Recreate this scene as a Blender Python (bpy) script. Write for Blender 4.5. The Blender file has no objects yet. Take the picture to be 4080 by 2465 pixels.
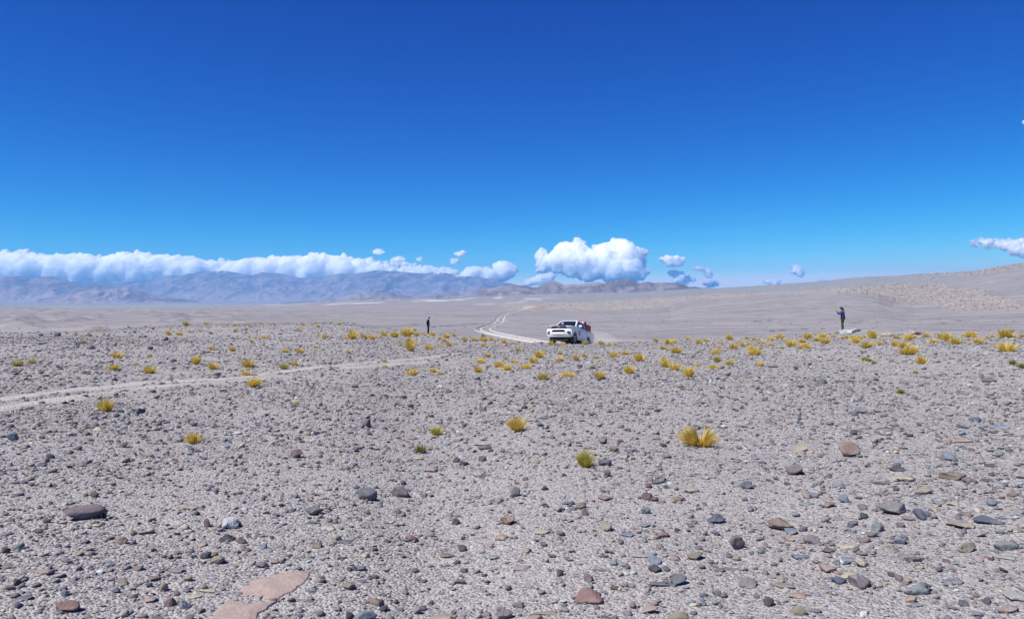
import bpy, bmesh, math, random
import numpy as np
from mathutils import Vector, Matrix, Euler
random.seed(7); RNG = np.random.default_rng(7)
scene = bpy.context.scene
C = scene.collection

# ------------------------------------------------------------------ camera, sky, sun, exposure
F, CX, CY, YH = 2950.0, 2040.0, 1232.5, 1200.0      # focal length and principal point in photo pixels, horizon row
EYE = 1.9
cam_d = bpy.data.cameras.new('camera'); cam = bpy.data.objects.new('camera', cam_d); C.objects.link(cam)
cam_d.sensor_width = 36.0; cam_d.lens = 36.0 * F / 4080.0
cam.location = (0, 0, EYE); cam.rotation_euler = (math.pi / 2 - math.atan((CY - YH) / F), 0, 0)
cam_d.clip_start = 0.1; cam_d.clip_end = 120000
scene.camera = cam

TO_SUN = Vector((-0.86, -0.50, 0)).normalized() * math.cos(math.radians(54)) + Vector((0, 0, math.sin(math.radians(54))))
world = bpy.data.worlds.new('World'); scene.world = world; world.use_nodes = True
wn, wl = world.node_tree.nodes, world.node_tree.links
sky = wn.new('ShaderNodeTexSky'); sky.sky_type = 'NISHITA'; sky.sun_disc = False
sky.sun_elevation = math.radians(54); sky.sun_rotation = math.atan2(TO_SUN.x, TO_SUN.y)
sky.altitude = 4000; sky.air_density = 1.0; sky.dust_density = 0.2; sky.ozone_density = 3.0
# the phone camera's deep blue rendering, the same curve over the whole sky
sp = wn.new('ShaderNodeSeparateColor'); cb = wn.new('ShaderNodeCombineColor'); wl.new(sky.outputs[0], sp.inputs[0])
def _wm(op, a, b):
    m_ = wn.new('ShaderNodeMath'); m_.operation = op
    for k_, v_ in ((0, a), (1, b)):
        if isinstance(v_, (int, float)): m_.inputs[k_].default_value = v_
        else: wl.new(v_, m_.inputs[k_])
    return m_.outputs[0]
def _curve(ch, pivot, to, power): return _wm('MULTIPLY', _wm('POWER', _wm('DIVIDE', sp.outputs[ch], pivot), power), to)
sb = _curve(2, 6.81, 9.3, 1.08)
wl.new(_wm('MINIMUM', _curve(0, 3.11, 0.95, 4.5), sb), cb.inputs[0])
wl.new(_wm('MINIMUM', _curve(1, 4.84, 5.4, 2.1), sb), cb.inputs[1]); wl.new(sb, cb.inputs[2])
bg = wn['Background']; bg.inputs['Strength'].default_value = 0.064
wl.new(cb.outputs[0], bg.inputs['Color'])

sun_d = bpy.data.lights.new('sun', 'SUN'); sun_d.energy = 4.8; sun_d.angle = math.radians(0.53); sun_d.color = (1.0, 0.965, 0.91)
sun = bpy.data.objects.new('sun', sun_d); C.objects.link(sun)
sun.rotation_euler = TO_SUN.to_track_quat('Z', 'Y').to_euler(); sun.location = (-30, -10, 60)
vs = scene.view_settings
scene.display_settings.display_device = 'sRGB'
vs.view_transform = 'Standard'; vs.look = 'None'; vs.exposure = 0.65; vs.gamma = 1.0; vs.use_curve_mapping = False
scene.cycles.use_denoising = True; scene.cycles.denoiser = 'OPENIMAGEDENOISE'; scene.cycles.denoising_prefilter = 'ACCURATE'
scene.cycles.max_bounces = 10; scene.cycles.diffuse_bounces = 3; scene.cycles.volume_bounces = 5
scene.cycles.transparent_max_bounces = 12

# ------------------------------------------------------------------ small helpers
def tag(o, label=None, cat=None, group=None, kind=None):
    if label: o['label'] = label
    if cat: o['category'] = cat
    if group: o['group'] = group
    if kind: o['kind'] = kind
    return o

def mesh_np(name, v, f, smooth=False):
    """v (n,3) array, f (m,k) int array, k the same for all faces"""
    me = bpy.data.meshes.new(name)
    v = np.asarray(v, np.float32); f = np.asarray(f, np.int32); k = f.shape[1]
    me.vertices.add(len(v)); me.vertices.foreach_set('co', v.ravel())
    me.loops.add(f.size); me.loops.foreach_set('vertex_index', f.ravel())
    me.polygons.add(len(f)); me.polygons.foreach_set('loop_start', np.arange(0, f.size, k, dtype=np.int32))
    me.update(calc_edges=True); me.validate()
    if smooth: me.polygons.foreach_set('use_smooth', np.ones(len(me.polygons), bool))
    return me

def set_attr(me, name, arr, typ='FLOAT', dom='POINT'):
    a = me.attributes.new(name, typ, dom)
    a.data.foreach_set({'FLOAT': 'value', 'INT': 'value', 'FLOAT_VECTOR': 'vector', 'FLOAT_COLOR': 'color'}[typ], np.ascontiguousarray(arr).ravel())

def link(name, me, mat=None, parent=None):
    o = bpy.data.objects.new(name, me); C.objects.link(o)
    if mat is not None:
        me.materials.clear(); me.materials.append(mat)
    if parent is not None: o.parent = parent
    return o

def empty(name, loc=(0, 0, 0)):
    o = bpy.data.objects.new(name, None); C.objects.link(o); o.location = loc; o.empty_display_size = 0.3
    return o

def grid_faces(nr, nc, wrap=False):
    i = np.arange(nr - 1)[:, None]; j = np.arange(nc if wrap else nc - 1)[None, :]
    a = i * nc + j; b = i * nc + (j + 1) % nc
    return np.stack([a, b, b + nc, a + nc], -1).reshape(-1, 4)

# vectorised value noise
def _h(ix, iy, iz, seed):
    n = (ix.astype(np.int64) * 374761393 + iy.astype(np.int64) * 668265263 + iz.astype(np.int64) * 2147483647 + seed * 974711) & 0xFFFFFFFF
    n = ((n ^ (n >> 13)) * 1274126177) & 0xFFFFFFFF
    n = ((n ^ (n >> 16)) * 2246822519) & 0xFFFFFFFF
    return ((n ^ (n >> 15)) & 0xFFFFFF) / float(0xFFFFFF) * 2 - 1
def vnoise(x, y, z=None, seed=0):
    x = np.asarray(x, float); y = np.asarray(y, float); z = np.zeros_like(x) if z is None else np.asarray(z, float)
    ix, iy, iz = np.floor(x), np.floor(y), np.floor(z)
    fx, fy, fz = x - ix, y - iy, z - iz
    q = lambda t: t * t * t * (t * (t * 6 - 15) + 10)
    fx, fy, fz = q(fx), q(fy), q(fz)
    r = 0
    for dx in (0, 1):
        for dy in (0, 1):
            for dz in (0, 1):
                if dz and not np.any(z): continue
                w = (fx if dx else 1 - fx) * (fy if dy else 1 - fy) * (fz if dz else 1 - fz)
                r = r + w * _h(ix + dx, iy + dy, iz + dz, seed)
    return r
def fbm(x, y, z=None, octs=4, seed=0, gain=0.5, lac=2.03):
    a, s, t = 1.0, 0.0, 0.0
    for k in range(octs):
        s = s + a * vnoise(np.asarray(x) * lac ** k + 17.3 * k, np.asarray(y) * lac ** k + 5.1 * k, None if z is None else np.asarray(z) * lac ** k, seed + k)
        t += a; a *= gain
    return s / t
def ridged(x, y, octs=4, seed=0, gain=0.5):
    a, s, t = 1.0, 0.0, 0.0
    for k in range(octs):
        s = s + a * (1 - np.abs(vnoise(np.asarray(x) * 2.1 ** k + 3.3 * k, np.asarray(y) * 2.1 ** k + 8.7 * k, None, seed + k)) * 2)
        t += a; a *= gain
    return s / t
def smooth(t):
    t = np.clip(t, 0, 1); return t * t * (3 - 2 * t)
def tab(x, pts, k=1):
    p = np.array(pts, float); return np.interp(x, p[:, 0], p[:, k])
def smooth_tab(pts, k=1, w=90, lo=-9000, hi=13000, step=10):
    xs = np.arange(lo, hi, step); y = tab(xs, pts, k)
    ker = np.hanning(2 * int(w / step) + 3); ker /= ker.sum()
    y = np.convolve(np.pad(y, len(ker) // 2, mode='edge'), ker, 'valid')
    return lambda x: np.interp(x, xs, y)
def point(x, y, depth):
    """world point that the photo shows at pixel (x, y), lying `depth` metres in front of the camera"""
    return ((x - CX) / F * depth, depth, EYE + (YH - y) / F * depth)

# ------------------------------------------------------------------ node material helper
class Mat:
    def __init__(s, name, rough=0.9, spec=0.2):
        s.m = bpy.data.materials.new(name); s.m.use_nodes = True
        s.n, s.l = s.m.node_tree.nodes, s.m.node_tree.links
        s.b = s.n['Principled BSDF']; s.b.inputs['Roughness'].default_value = rough
        s.b.inputs['Specular IOR Level'].default_value = spec
        s.out = s.n['Material Output']
    def node(s, t, **kw):
        nd = s.n.new(t)
        for k, v in kw.items(): setattr(nd, k, v)
        return nd
    def attr(s, name, typ='GEOMETRY', out='Fac'):
        a = s.node('ShaderNodeAttribute', attribute_name=name, attribute_type=typ); return a.outputs[out]
    def pos(s): return s.node('ShaderNodeNewGeometry').outputs['Position']
    def objc(s): return s.node('ShaderNodeTexCoord').outputs['Object']
    def noise(s, vec, scale, detail=4, rough=0.55, dist=0.0, out='Fac'):
        n = s.node('ShaderNodeTexNoise'); n.inputs['Scale'].default_value = scale; n.inputs['Detail'].default_value = detail
        n.inputs['Roughness'].default_value = rough; n.inputs['Distortion'].default_value = dist
        s.l.new(vec, n.inputs['Vector']); return n.outputs[out]
    def voro(s, vec, scale, feature='F1', rand=1.0):
        n = s.node('ShaderNodeTexVoronoi', feature=feature); n.inputs['Scale'].default_value = scale; n.inputs['Randomness'].default_value = rand
        s.l.new(vec, n.inputs['Vector']); return n.outputs
    def ramp(s, fac, stops, interp='LINEAR'):
        r = s.node('ShaderNodeValToRGB'); r.color_ramp.interpolation = interp; e = r.color_ramp.elements
        while len(e) < len(stops): e.new(0.5)
        for el, (p, c) in zip(e, stops):
            el.position = p; el.color = (c, c, c, 1) if isinstance(c, (int, float)) else (*c, 1)
        s.l.new(fac, r.inputs[0]); return r.outputs[0]
    def mix(s, fac, a, b, blend='MIX'):
        m = s.node('ShaderNodeMix', data_type='RGBA', blend_type=blend)
        for k, v in ((0, fac), (6, a), (7, b)):
            sock = m.inputs[k]
            if isinstance(v, bpy.types.NodeSocket): s.l.new(v, sock)
            elif isinstance(v, (int, float)): sock.default_value = v if k == 0 else (v, v, v, 1)
            else: sock.default_value = (*v, 1)
        return m.outputs[2]
    def math(s, op, a, b=0.0, clamp=False):
        m = s.node('ShaderNodeMath', operation=op, use_clamp=clamp)
        for sock, v in zip(m.inputs, (a, b)):
            if isinstance(v, bpy.types.NodeSocket): s.l.new(v, sock)
            else: sock.default_value = v
        return m.outputs[0]
    def scale(s, vec, xyz):
        m = s.node('ShaderNodeMapping'); m.inputs['Scale'].default_value = xyz; s.l.new(vec, m.inputs['Vector']); return m.outputs[0]
    def color(s, c):
        if isinstance(c, bpy.types.NodeSocket): s.l.new(c, s.b.inputs['Base Color'])
        else: s.b.inputs['Base Color'].default_value = (*c, 1)
        return s
    def bump(s, h, strength=0.5, dist=0.02):
        b = s.node('ShaderNodeBump'); b.inputs['Strength'].default_value = strength; b.inputs['Distance'].default_value = dist
        s.l.new(h, b.inputs['Height']); s.l.new(b.outputs[0], s.b.inputs['Normal']); return s
def dim(c, k=0.66): return tuple(x * k for x in c)
def plain_mat(name, c, rough=0.5, spec=0.4, metal=0.0, var=0.12, scale=9.0, bump=0.0):
    """one colour with a little mottling, all procedural"""
    m = Mat(name, rough, spec); m.b.inputs['Metallic'].default_value = metal
    v = m.noise(m.objc(), scale, 5)
    lo = tuple(x * (1 - var) for x in c); hi = tuple(min(1, x * (1 + var)) for x in c)
    m.color(m.ramp(v, [(0.3, lo), (0.7, hi)]))
    if bump: m.bump(v, bump, 0.01)
    return m.m
# ------------------------------------------------------------------ the stony rise we stand on
CREST = [(-5000,1330,60),(-600,1333,60),(0,1328,60),(300,1322,64),(600,1303,82),(740,1293,92),(1000,1288,100),(1300,1285,104),(1420,1288,102),
         (1520,1302,98),(1620,1317,94),(1700,1326,90),(1850,1339,76),(2000,1356,60),(2090,1366,53),(2200,1371.5,51),(2300,1371.5,51),
         (2400,1368,51),(2600,1360,52),(2800,1351,54),(3000,1345,56),(3100,1340,57),(3200,1336,58),(3300,1334,58),(3500,1333,57),
         (3700,1332,58),(3900,1327,60),(4080,1320,62),(4700,1318,62),(9000,1330,60)]
_cy, _cd = smooth_tab(CREST, 1, 70), smooth_tab(CREST, 2, 150)
def crest_of(th):
    x = CX + F * np.tan(np.clip(th, -1.2, 1.2))
    tc = (_cy(x) - YH) / F * np.cos(np.clip(th, -1.2, 1.2)); D = _cd(x)
    w = smooth((np.abs(th) - 0.75) / 0.4)            # outside the view the rise is plain and round
    return tc * (1 - w) + 0.035 * w, D * (1 - w) + 62 * w
def ground_bumps(X, Y):
    return 0.035 * fbm(X / 2.1, Y / 2.1, octs=3, seed=11) + 0.016 * fbm(X / 0.5, Y / 0.5, octs=2, seed=21) + 0.05 * vnoise(X / 7, Y / 7, seed=5)
def ground_z(X, Y):
    X = np.asarray(X, float); Y = np.asarray(Y, float)
    r = np.hypot(X, Y); th = np.arctan2(X, Y)
    tc, D = crest_of(th)
    h = EYE + (tc - 2 * EYE / D) * r + EYE / D ** 2 * r * r
    s = np.clip(r - D - 0.1, 0, None)
    h = h + 0.105 * (s - 0.5 * (1 - np.exp(-s / 0.5)))                       # the bank falls away beyond the crest
    return EYE - h + ground_bumps(X, Y) * smooth(r / 3)
def on_ground(x, y):
    """world (X, Y, Z) of the spot on the rise seen at photo pixel (x, y)"""
    x = np.asarray(x, float); y = np.asarray(y, float)
    th = np.arctan((x - CX) / F); t = (y - YH) / F * np.cos(th)
    tc, D = crest_of(th); a = tc - 2 * EYE / D; b = EYE / D ** 2
    disc = np.clip((t - a) ** 2 - 4 * EYE * b, 0, None)
    r = np.minimum(((t - a) - np.sqrt(disc)) / (2 * b), D * 0.985)
    X, Y = r * np.sin(th), r * np.cos(th)
    return X, Y, ground_z(X, Y)

# ------------------------------------------------------------------ the plain and the hill beyond it
EDGE = [(-5000,1222,1150),(-600,1222,1150),(0,1223,1150),(300,1225,1150),(600,1229,1200),(750,1230,1250),(850,1224,1450),(1020,1215,1900),(1200,1210,2300),(1400,1198,2500),
        (1500,1194,2600),(1800,1187,2600),(2040,1175,2500),(2370,1167,2400),(2580,1163,2200),(2745,1150,2100),(2847,1148,2000),(3060,1135,1900),(3267,1119,1800),
        (3453,1103,1700),(3560,1099,1700),(3640,1092,1650),(3830,1081,1500),(3900,1075,1450),(3990,1060,1380),(4080,1048,1350),(4700,985,1300),(9000,900,1300)]
_ey, _ed = smooth_tab(EDGE, 1, 25), smooth_tab(EDGE, 2, 120)
DUNE = [(2560,0),(2640,-0.75),(2680,0.1),(2760,0.45),(2900,0.75),(3100,0.95),(3350,1.0),(3430,0.93),(3500,0.7),(3560,0.3),(3640,0)]
def plain_z(X, Y):
    X = np.asarray(X, float); Y = np.asarray(Y, float)
    r = np.hypot(X, Y); th = np.clip(np.arctan2(X, Y), -1.25, 1.25); x = CX + F * np.tan(th)
    D = _ed(x); zE = (YH - _ey(x)) / F * np.cos(th) * D       # height of the far edge above the eye
    flat = -9.0
    r1 = np.interp(x, [600, 1000, 1400, 2000, 2700, 3400, 4080], [900, 700, 560, 420, 340, 300, 260])
    t = np.clip((r - r1) / (D - r1), 0, 1)
    z = flat + (zE - flat) * (0.55 * t ** 1.6 + 0.45 * smooth(t))
    back = np.clip(r - D, 0, None)
    z = z - np.where(zE < 0, 0.05, 0.02) * back - 0.00006 * back ** 2
    # low dune in front of the hill on the right
    dd = np.interp(x, *np.array(DUNE).T)
    z = z + 10.0 * np.clip(dd, 0, None) * np.exp(-((r - 640) / np.where(r < 640, 210, 70)) ** 2) * smooth((x - 2600) / 120)
    # hummocks of wind-blown sand, strongest to the left
    left = 0.25 + 0.75 * smooth((1500 - x) / 900)
    hb = np.clip(vnoise(X / 10, Y / 26, seed=31) + 0.5 * vnoise(X / 5, Y / 12, seed=32) - 0.36, 0, None)
    z = z + left * smooth((r - 120) / 150) * smooth((1500 - r) / 700) * hb * 2.0
    z = z + 0.35 * fbm(X / 60, Y / 110, octs=3, seed=41) * smooth((r - 90) / 100)
    hill = smooth((x - 2000) / 700) * smooth((r - 500) / 500)
    z = z + hill * (1.6 * fbm(X / 130, Y / 130, octs=4, seed=51))
    # little mound by the end of the road
    mx, my, _ = point(2125, 1232, 640)
    z = z + 4.6 * np.exp(-(((X - mx) / 15) ** 2 + ((Y - my) / 26) ** 2))
    return EYE + z
_RG = np.exp(np.linspace(math.log(110), math.log(2700), 1500))
def on_plain(x, y):
    th = math.atan((x - CX) / F); X = _RG * math.sin(th); Y = _RG * math.cos(th)
    row = YH - F * (plain_z(X, Y) - EYE) / Y
    k = np.argmax(row <= y) if np.any(row <= y) else len(row) - 1
    return X[k], Y[k], float(plain_z(X[k], Y[k]))

# ground mesh (polar, fine where the photo looks)
th_in = np.arctan((np.linspace(-700, 4780, 640) - CX) / F)
th_out = np.linspace(th_in[-1], 2 * math.pi + th_in[0], 62)[1:-1]
ths = np.concatenate([th_in, th_out])
rs = np.concatenate([[0.4, 1.2, 2.2], np.exp(np.linspace(math.log(3.0), math.log(150), 250))])
TH, R = np.meshgrid(ths, rs)
R = np.minimum(R, crest_of(TH)[1] + 48)
gx, gy = R * np.sin(TH), R * np.cos(TH)
gv = np.stack([gx, gy, ground_z(gx, gy)], -1).reshape(-1, 3)
gf = grid_faces(len(rs), len(ths), True)
gv = np.vstack([gv, [[0, 0, 0]]])
ground_me = mesh_np('ground', gv, gf, True)
bm = bmesh.new(); bm.from_mesh(ground_me); bm.verts.ensure_lookup_table()
n = len(ths)
for j in range(n): bm.faces.new((bm.verts[j], bm.verts[(j + 1) % n], bm.verts[len(gv) - 1]))
bmesh.ops.recalc_face_normals(bm, faces=bm.faces)
if sum(f.normal.z for f in bm.faces) < 0: bmesh.ops.reverse_faces(bm, faces=bm.faces)
for f in bm.faces: f.smooth = True
bm.to_mesh(ground_me); bm.free()

def ground_material(name, base, dark, pale, warm, speck=0.8):
    base, dark, pale, warm = (dim(c_) for c_ in (base, dark, pale, warm))
    m = Mat(name, 0.95, 0.1); p = m.pos()
    cell = m.voro(m.scale(p, (1, 1, 0.6)), 46); cell2 = m.voro(m.scale(p, (1, 1, 0.6)), 17)
    sep = m.node('ShaderNodeSeparateColor'); m.l.new(cell['Color'], sep.inputs[0])
    sep2 = m.node('ShaderNodeSeparateColor'); m.l.new(cell2['Color'], sep2.inputs[0])
    grav = m.ramp(sep.outputs[0], [(0.0, dark), (0.22, dark), (0.30, base), (0.6, base), (0.72, pale), (0.9, pale), (1.0, warm)])
    grav2 = m.ramp(sep2.outputs[1], [(0.0, dark), (0.2, base), (0.75, base), (0.85, warm), (1.0, pale)])
    c = m.mix(0.35, grav, grav2)
    big = m.noise(p, 0.16, 5, 0.6)
    c = m.mix(m.ramp(big, [(0.35, 0.0), (0.7, 0.45)]), c, warm)
    c = m.mix(speck, base, c)
    m.color(c)
    h = m.math('ADD', m.math('MULTIPLY', cell['Distance'], -0.9), m.math('MULTIPLY', m.noise(p, 24, 5), 1.1))
    m.bump(h, 0.9, 0.02)
    return m.m
M_ground = ground_material('gravel_soil', (0.465, 0.445, 0.437), (0.19, 0.182, 0.188), (0.62, 0.60, 0.585), (0.51, 0.455, 0.43))
M_rut = ground_material('pale_rut_sand', (0.60, 0.57, 0.52), (0.42, 0.395, 0.37), (0.70, 0.665, 0.61), (0.64, 0.60, 0.54), 0.8)
ground = tag(link('ground', ground_me, M_ground), kind='structure')

# plain mesh
px_in = np.concatenate([np.linspace(-900, 1800, 380), np.linspace(1806, 4980, 540)])
rp = np.exp(np.linspace(math.log(75), math.log(2900), 360))
TH, R = np.meshgrid(np.arctan((px_in - CX) / F), rp)
gx, gy = R * np.sin(TH), R * np.cos(TH); gz = plain_z(gx, gy)
plain_me = mesh_np('plain', np.stack([gx, gy, gz], -1).reshape(-1, 3), grid_faces(len(rp), len(px_in)), True)
XX = np.broadcast_to(px_in, gx.shape)
# rows as seen are only used to lay out where the different soils lie on the map
row = YH - F * (gz - EYE) / gy
bandtop = np.interp(XX, [1900,2040,2200,2350,2500,2650,2800,3000,3200,3430,3600,3743,3888,4080,4500],[1230,1210,1205,1203,1195,1187,1175,1167,1160,1142,1129,1131,1160,1206,1240])
bandbot = np.interp(XX, [1900,2040,2450,2640,2700,2900,3060,3430,3557,3681,3847,4080,4500],[1232,1232,1235,1226,1201,1189,1174,1164,1196,1212,1244,1232,1260])
wob = fbm(gx / 30, gy / 60, octs=4, seed=61) * 7
pum = smooth((row - bandtop + wob + 3) / 6) * smooth((bandbot - row + wob + 3) / 6) * smooth((XX - 1960) / 120) * smooth((R - 420) / 60)
toptop = np.interp(XX, [3580,3610,3700,3800,3900,3925,3990,4080,4500],[1110,1100,1092,1088,1086,1066,1055,1046,1000])
topbot = np.interp(XX, [3580,3610,3700,3800,3900,3925,3990,4080,4500],[1096,1102,1098,1095,1098,1080,1078,1066,1020])
pum2 = smooth((row - toptop + wob * .5 + 2) / 4) * smooth((topbot - row + wob * .5 + 2) / 4) * smooth((XX - 3580) / 40)
knob = np.exp(-((XX - 3712) / 22) ** 2 - ((row - 1112) / 6) ** 2)
set_attr(plain_me, 'pumice', np.clip(np.maximum(np.maximum(pum, pum2), knob), 0, 1).astype(np.float32))
salt = smooth((vnoise(gx / 42, gy / 260, seed=71) + 0.6 * vnoise(gx / 17, gy / 120, seed=72) - 0.52) / 0.25) * smooth((R - 900) / 500) * smooth((XX - 700) / 400) * smooth((2350 - XX) / 500)
salt = np.maximum(salt, 0.9 * np.exp(-((XX - 1075) / 55) ** 2 - ((row - 1212.5) / 3.2) ** 2))
set_attr(plain_me, 'salt', np.clip(salt, 0, 1).astype(np.float32))
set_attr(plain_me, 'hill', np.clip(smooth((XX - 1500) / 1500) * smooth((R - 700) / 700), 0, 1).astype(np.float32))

m = Mat('plain_soil', 0.95, 0.1); p = m.pos()
base = m.ramp(m.noise(p, 0.012, 6, 0.62), [(0.3, dim((0.275, 0.26, 0.27))), (0.5, dim((0.315, 0.295, 0.30))), (0.72, dim((0.355, 0.325, 0.32)))])
fine = m.ramp(m.noise(m.scale(p, (0.35, 1, 1)), 0.22, 5, 0.6), [(0.30, 0.76), (0.5, 1.04), (0.70, 1.34)])
c = m.mix(1.0, base, fine, 'MULTIPLY')
streak = m.ramp(m.noise(m.scale(p, (0.16, 1, 1)), 0.055, 4, 0.55, 0.4), [(0.53, 0.0), (0.64, 0.5), (0.72, 0.75)])
c = m.mix(m.math('MULTIPLY', streak, m.math('SUBTRACT', 1.0, m.attr('hill'))), c, dim((0.47, 0.445, 0.43)))
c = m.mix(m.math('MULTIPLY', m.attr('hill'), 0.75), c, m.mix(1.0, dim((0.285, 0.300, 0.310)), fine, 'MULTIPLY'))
pr = m.ramp(m.noise(p, 0.10, 6, 0.7), [(0.33, dim((0.26, 0.23, 0.22))), (0.48, dim((0.39, 0.345, 0.315))), (0.62, dim((0.50, 0.445, 0.405)))])
c = m.mix(m.attr('pumice'), c, pr); c = m.mix(m.attr('salt'), c, dim((0.66, 0.64, 0.63)))
m.color(c); m.bump(m.noise(p, 0.35, 6, 0.65), 0.9, 0.5)
M_plain = m.m
plain = tag(link('plain', plain_me, M_plain), kind='structure')

# the lower valley floor far behind, where the ranges stand
FLOOR = [(-4000,1),(2600,1)]
vx = np.linspace(-1500, 3400, 200); vr = np.concatenate([np.linspace(1100, 4000, 40), np.linspace(4200, 14000, 80)])
VX, VR = np.meshgrid(vx, vr)
def floor_z(X, Y):
    r = np.asarray(Y, float)
    rowf = np.interp(r, [1000, 1500, 2500, 4000, 6500, 9000, 12000, 15000], [1290, 1262, 1240, 1222, 1208, 1199, 1193, 1190])
    return EYE + (YH - rowf) / F * r + 4 * fbm(np.asarray(X) / 500, r / 900, octs=3, seed=81)
fx = (VX - CX) / F * VR
floor_me = mesh_np('valley_floor', np.stack([fx, VR, floor_z(fx, VR)], -1).reshape(-1, 3), grid_faces(len(vr), len(vx)), True)
m = Mat('valley_soil', 0.95, 0.1); p = m.pos()
m.color(m.ramp(m.noise(m.scale(p, (0.25, 1, 1)), 0.0026, 6, 0.65), [(0.3, dim((0.20, 0.18, 0.17), 0.9)), (0.5, dim((0.28, 0.25, 0.23), 0.9)), (0.66, dim((0.36, 0.31, 0.28), 0.9)), (0.74, dim((0.55, 0.52, 0.5), 0.9))]))
valley = tag(link('valley_floor', floor_me, m.m), kind='structure')

# ------------------------------------------------------------------ mountain ranges
def mountain(name, crest, depth_c, depth_f, seed, rough, mat, foot_row=1196, back=0.35, spur=420.0, x_pad=500, step=5):
    crest = np.array(crest, float)
    x0, x1 = crest[0, 0], crest[-1, 0]
    xs = np.arange(x0, x1 + 1, step)
    yc = np.interp(xs, crest[:, 0], crest[:, 1])
    yc = yc + 1.4 * fbm(xs / 26, xs * 0, octs=3, seed=seed + 9)
    v = np.concatenate([np.linspace(0, 1, 60), 1 + np.linspace(0, back, 12)[1:]])
    V, XS = np.meshgrid(v, xs, indexing='ij'); YC = np.broadcast_to(yc, V.shape)
    depth = depth_f + (depth_c - depth_f) * V
    zc = (YH - YC) / F * depth_c; zf = floor_z((XS - CX) / F * depth_f, np.full_like(XS, depth_f)) - EYE - 25
    H = np.clip(zc - zf, 2, None)
    Xw = (XS - CX) / F * depth
    warp = 0.6 * fbm(Xw / (spur * 2.2), depth / (spur * 3), octs=3, seed=seed + 3)
    rd = ridged(Xw / spur + warp, depth / (spur * 2.6) + warp * 0.5, octs=5, seed=seed)          # spurs and gullies run down the slope
    rd2 = ridged(Xw / (spur * .36) + warp * 2, depth / (spur * 1.1), octs=3, seed=seed + 40)
    vv = np.clip(V, 0, 1)
    prof = 0.30 * vv + 0.70 * vv ** 2.1
    z = zf + H * prof + H * rough * (rd * 0.75 + rd2 * 0.3) * np.sin(np.pi * np.clip(vv, 0, 1) ** 0.8) ** 0.8
    bk = np.clip(V - 1, 0, None) / back
    z = z - H * 0.8 * bk ** 1.3
    me = mesh_np(name, np.stack([Xw, depth, EYE + z], -1).reshape(-1, 3), grid_faces(len(v), len(xs)), True)
    rel = (EYE + z - (EYE + zf)) / H
    set_attr(me, 'rel', np.clip(rel, 0, 1.2).astype(np.float32).reshape(-1))
    set_attr(me, 'photo_x', XS.astype(np.float32).reshape(-1))
    set_attr(me, 'ridge', (rd * 0.5 + 0.5).astype(np.float32).reshape(-1))
    return tag(link(name, me, mat), kind='structure'), me

def rock_mountain(name, lo, mid, hi, snow=False):
    lo, mid, hi = dim(lo), dim(mid), dim(hi)
    m = Mat(name, 0.95, 0.1); p = m.pos()
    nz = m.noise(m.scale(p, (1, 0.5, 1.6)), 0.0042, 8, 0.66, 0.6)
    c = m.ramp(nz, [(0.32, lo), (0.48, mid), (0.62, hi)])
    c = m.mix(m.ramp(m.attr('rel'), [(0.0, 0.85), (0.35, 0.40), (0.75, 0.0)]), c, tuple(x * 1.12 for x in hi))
    if snow:
        c = m.mix(m.attr('snow'), c, (0.80, 0.82, 0.84))
    m.color(c); m.bump(m.noise(p, 0.012, 6, 0.7), 1.0, 40)
    return m.m
CR_FAR = [(-700,1118),(-300,1112),(0,1126),(150,1122),(290,1122),(381,1121),(447,1128),(517,1124),(575,1116),(608,1113),(646,1101),(683,1097),(716,1099),(737,1093),(782,1087),(811,1083),(849,1078),(873,1076),(911,1080),
 (965,1091),(998,1097),(1020,1091),(1045,1083),(1074,1089),(1111,1089),(1144,1095),(1186,1105),(1210,1108),(1268,1103),(1318,1095),(1384,1085),(1413,1090),(1455,1085),(1492,1077),(1558,1077),(1587,1082),(1641,1086),
 (1691,1090),(1724,1083),(1753,1082),(1790,1089),(1831,1097),(1889,1104),(1943,1109),(1993,1122),(2040,1130),(2120,1150),(2200,1166),(2300,1185)]
CR_LEFT = [(-800,1130),(-500,1112),(-250,1118),(-80,1108),(0,1103),(21,1098),(41,1103),(62,1099),(87,1100),(112,1107),(137,1109),(182,1100),(199,1101),(232,1107),(265,1118),(306,1128),(364,1147),(420,1166),(500,1186),(560,1196)]
CR_LEFT2 = [(150,1194),(230,1180),(290,1160),(325,1152),(364,1143),(385,1135),(410,1141),(435,1138),(468,1140),(489,1149),(509,1143),(538,1153),(576,1166),(605,1172),(642,1176),(683,1186),(745,1192),(800,1197)]
CR_FOOT = [(1120,1204),(1219,1199),(1256,1196),(1302,1182),(1335,1188),(1376,1182),(1393,1171),(1426,1167),(1455,1176),(1475,1173),(1496,1161),(1517,1157),(1550,1161),(1575,1171),(1620,1176),(1682,1178),(1736,1169),(1761,1176),(1807,1160),
 (1831,1165),(1889,1157),(1951,1146),(2040,1141),(2130,1150),(2260,1160)]
CR_BROWN = [(1900,1158),(1960,1148),(2040,1132),(2061,1138),(2086,1137),(2123,1145),(2148,1143),(2177,1128),(2206,1117),(2222,1124),(2251,1136),(2272,1133),(2326,1131),(2355,1128),(2379,1123),(2413,1129),(2437,1117),(2466,1115),(2500,1112),
 (2529,1119),(2549,1126),(2582,1121),(2603,1127),(2661,1124),(2694,1126),(2723,1134),(2744,1142),(2769,1142),(2794,1147),(2814,1144),(2847,1149),(2950,1156),(3100,1165)]
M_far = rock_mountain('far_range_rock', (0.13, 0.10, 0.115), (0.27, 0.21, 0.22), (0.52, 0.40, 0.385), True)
M_left = rock_mountain('left_range_rock', (0.15, 0.105, 0.11), (0.31, 0.225, 0.215), (0.57, 0.43, 0.39))
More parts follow.
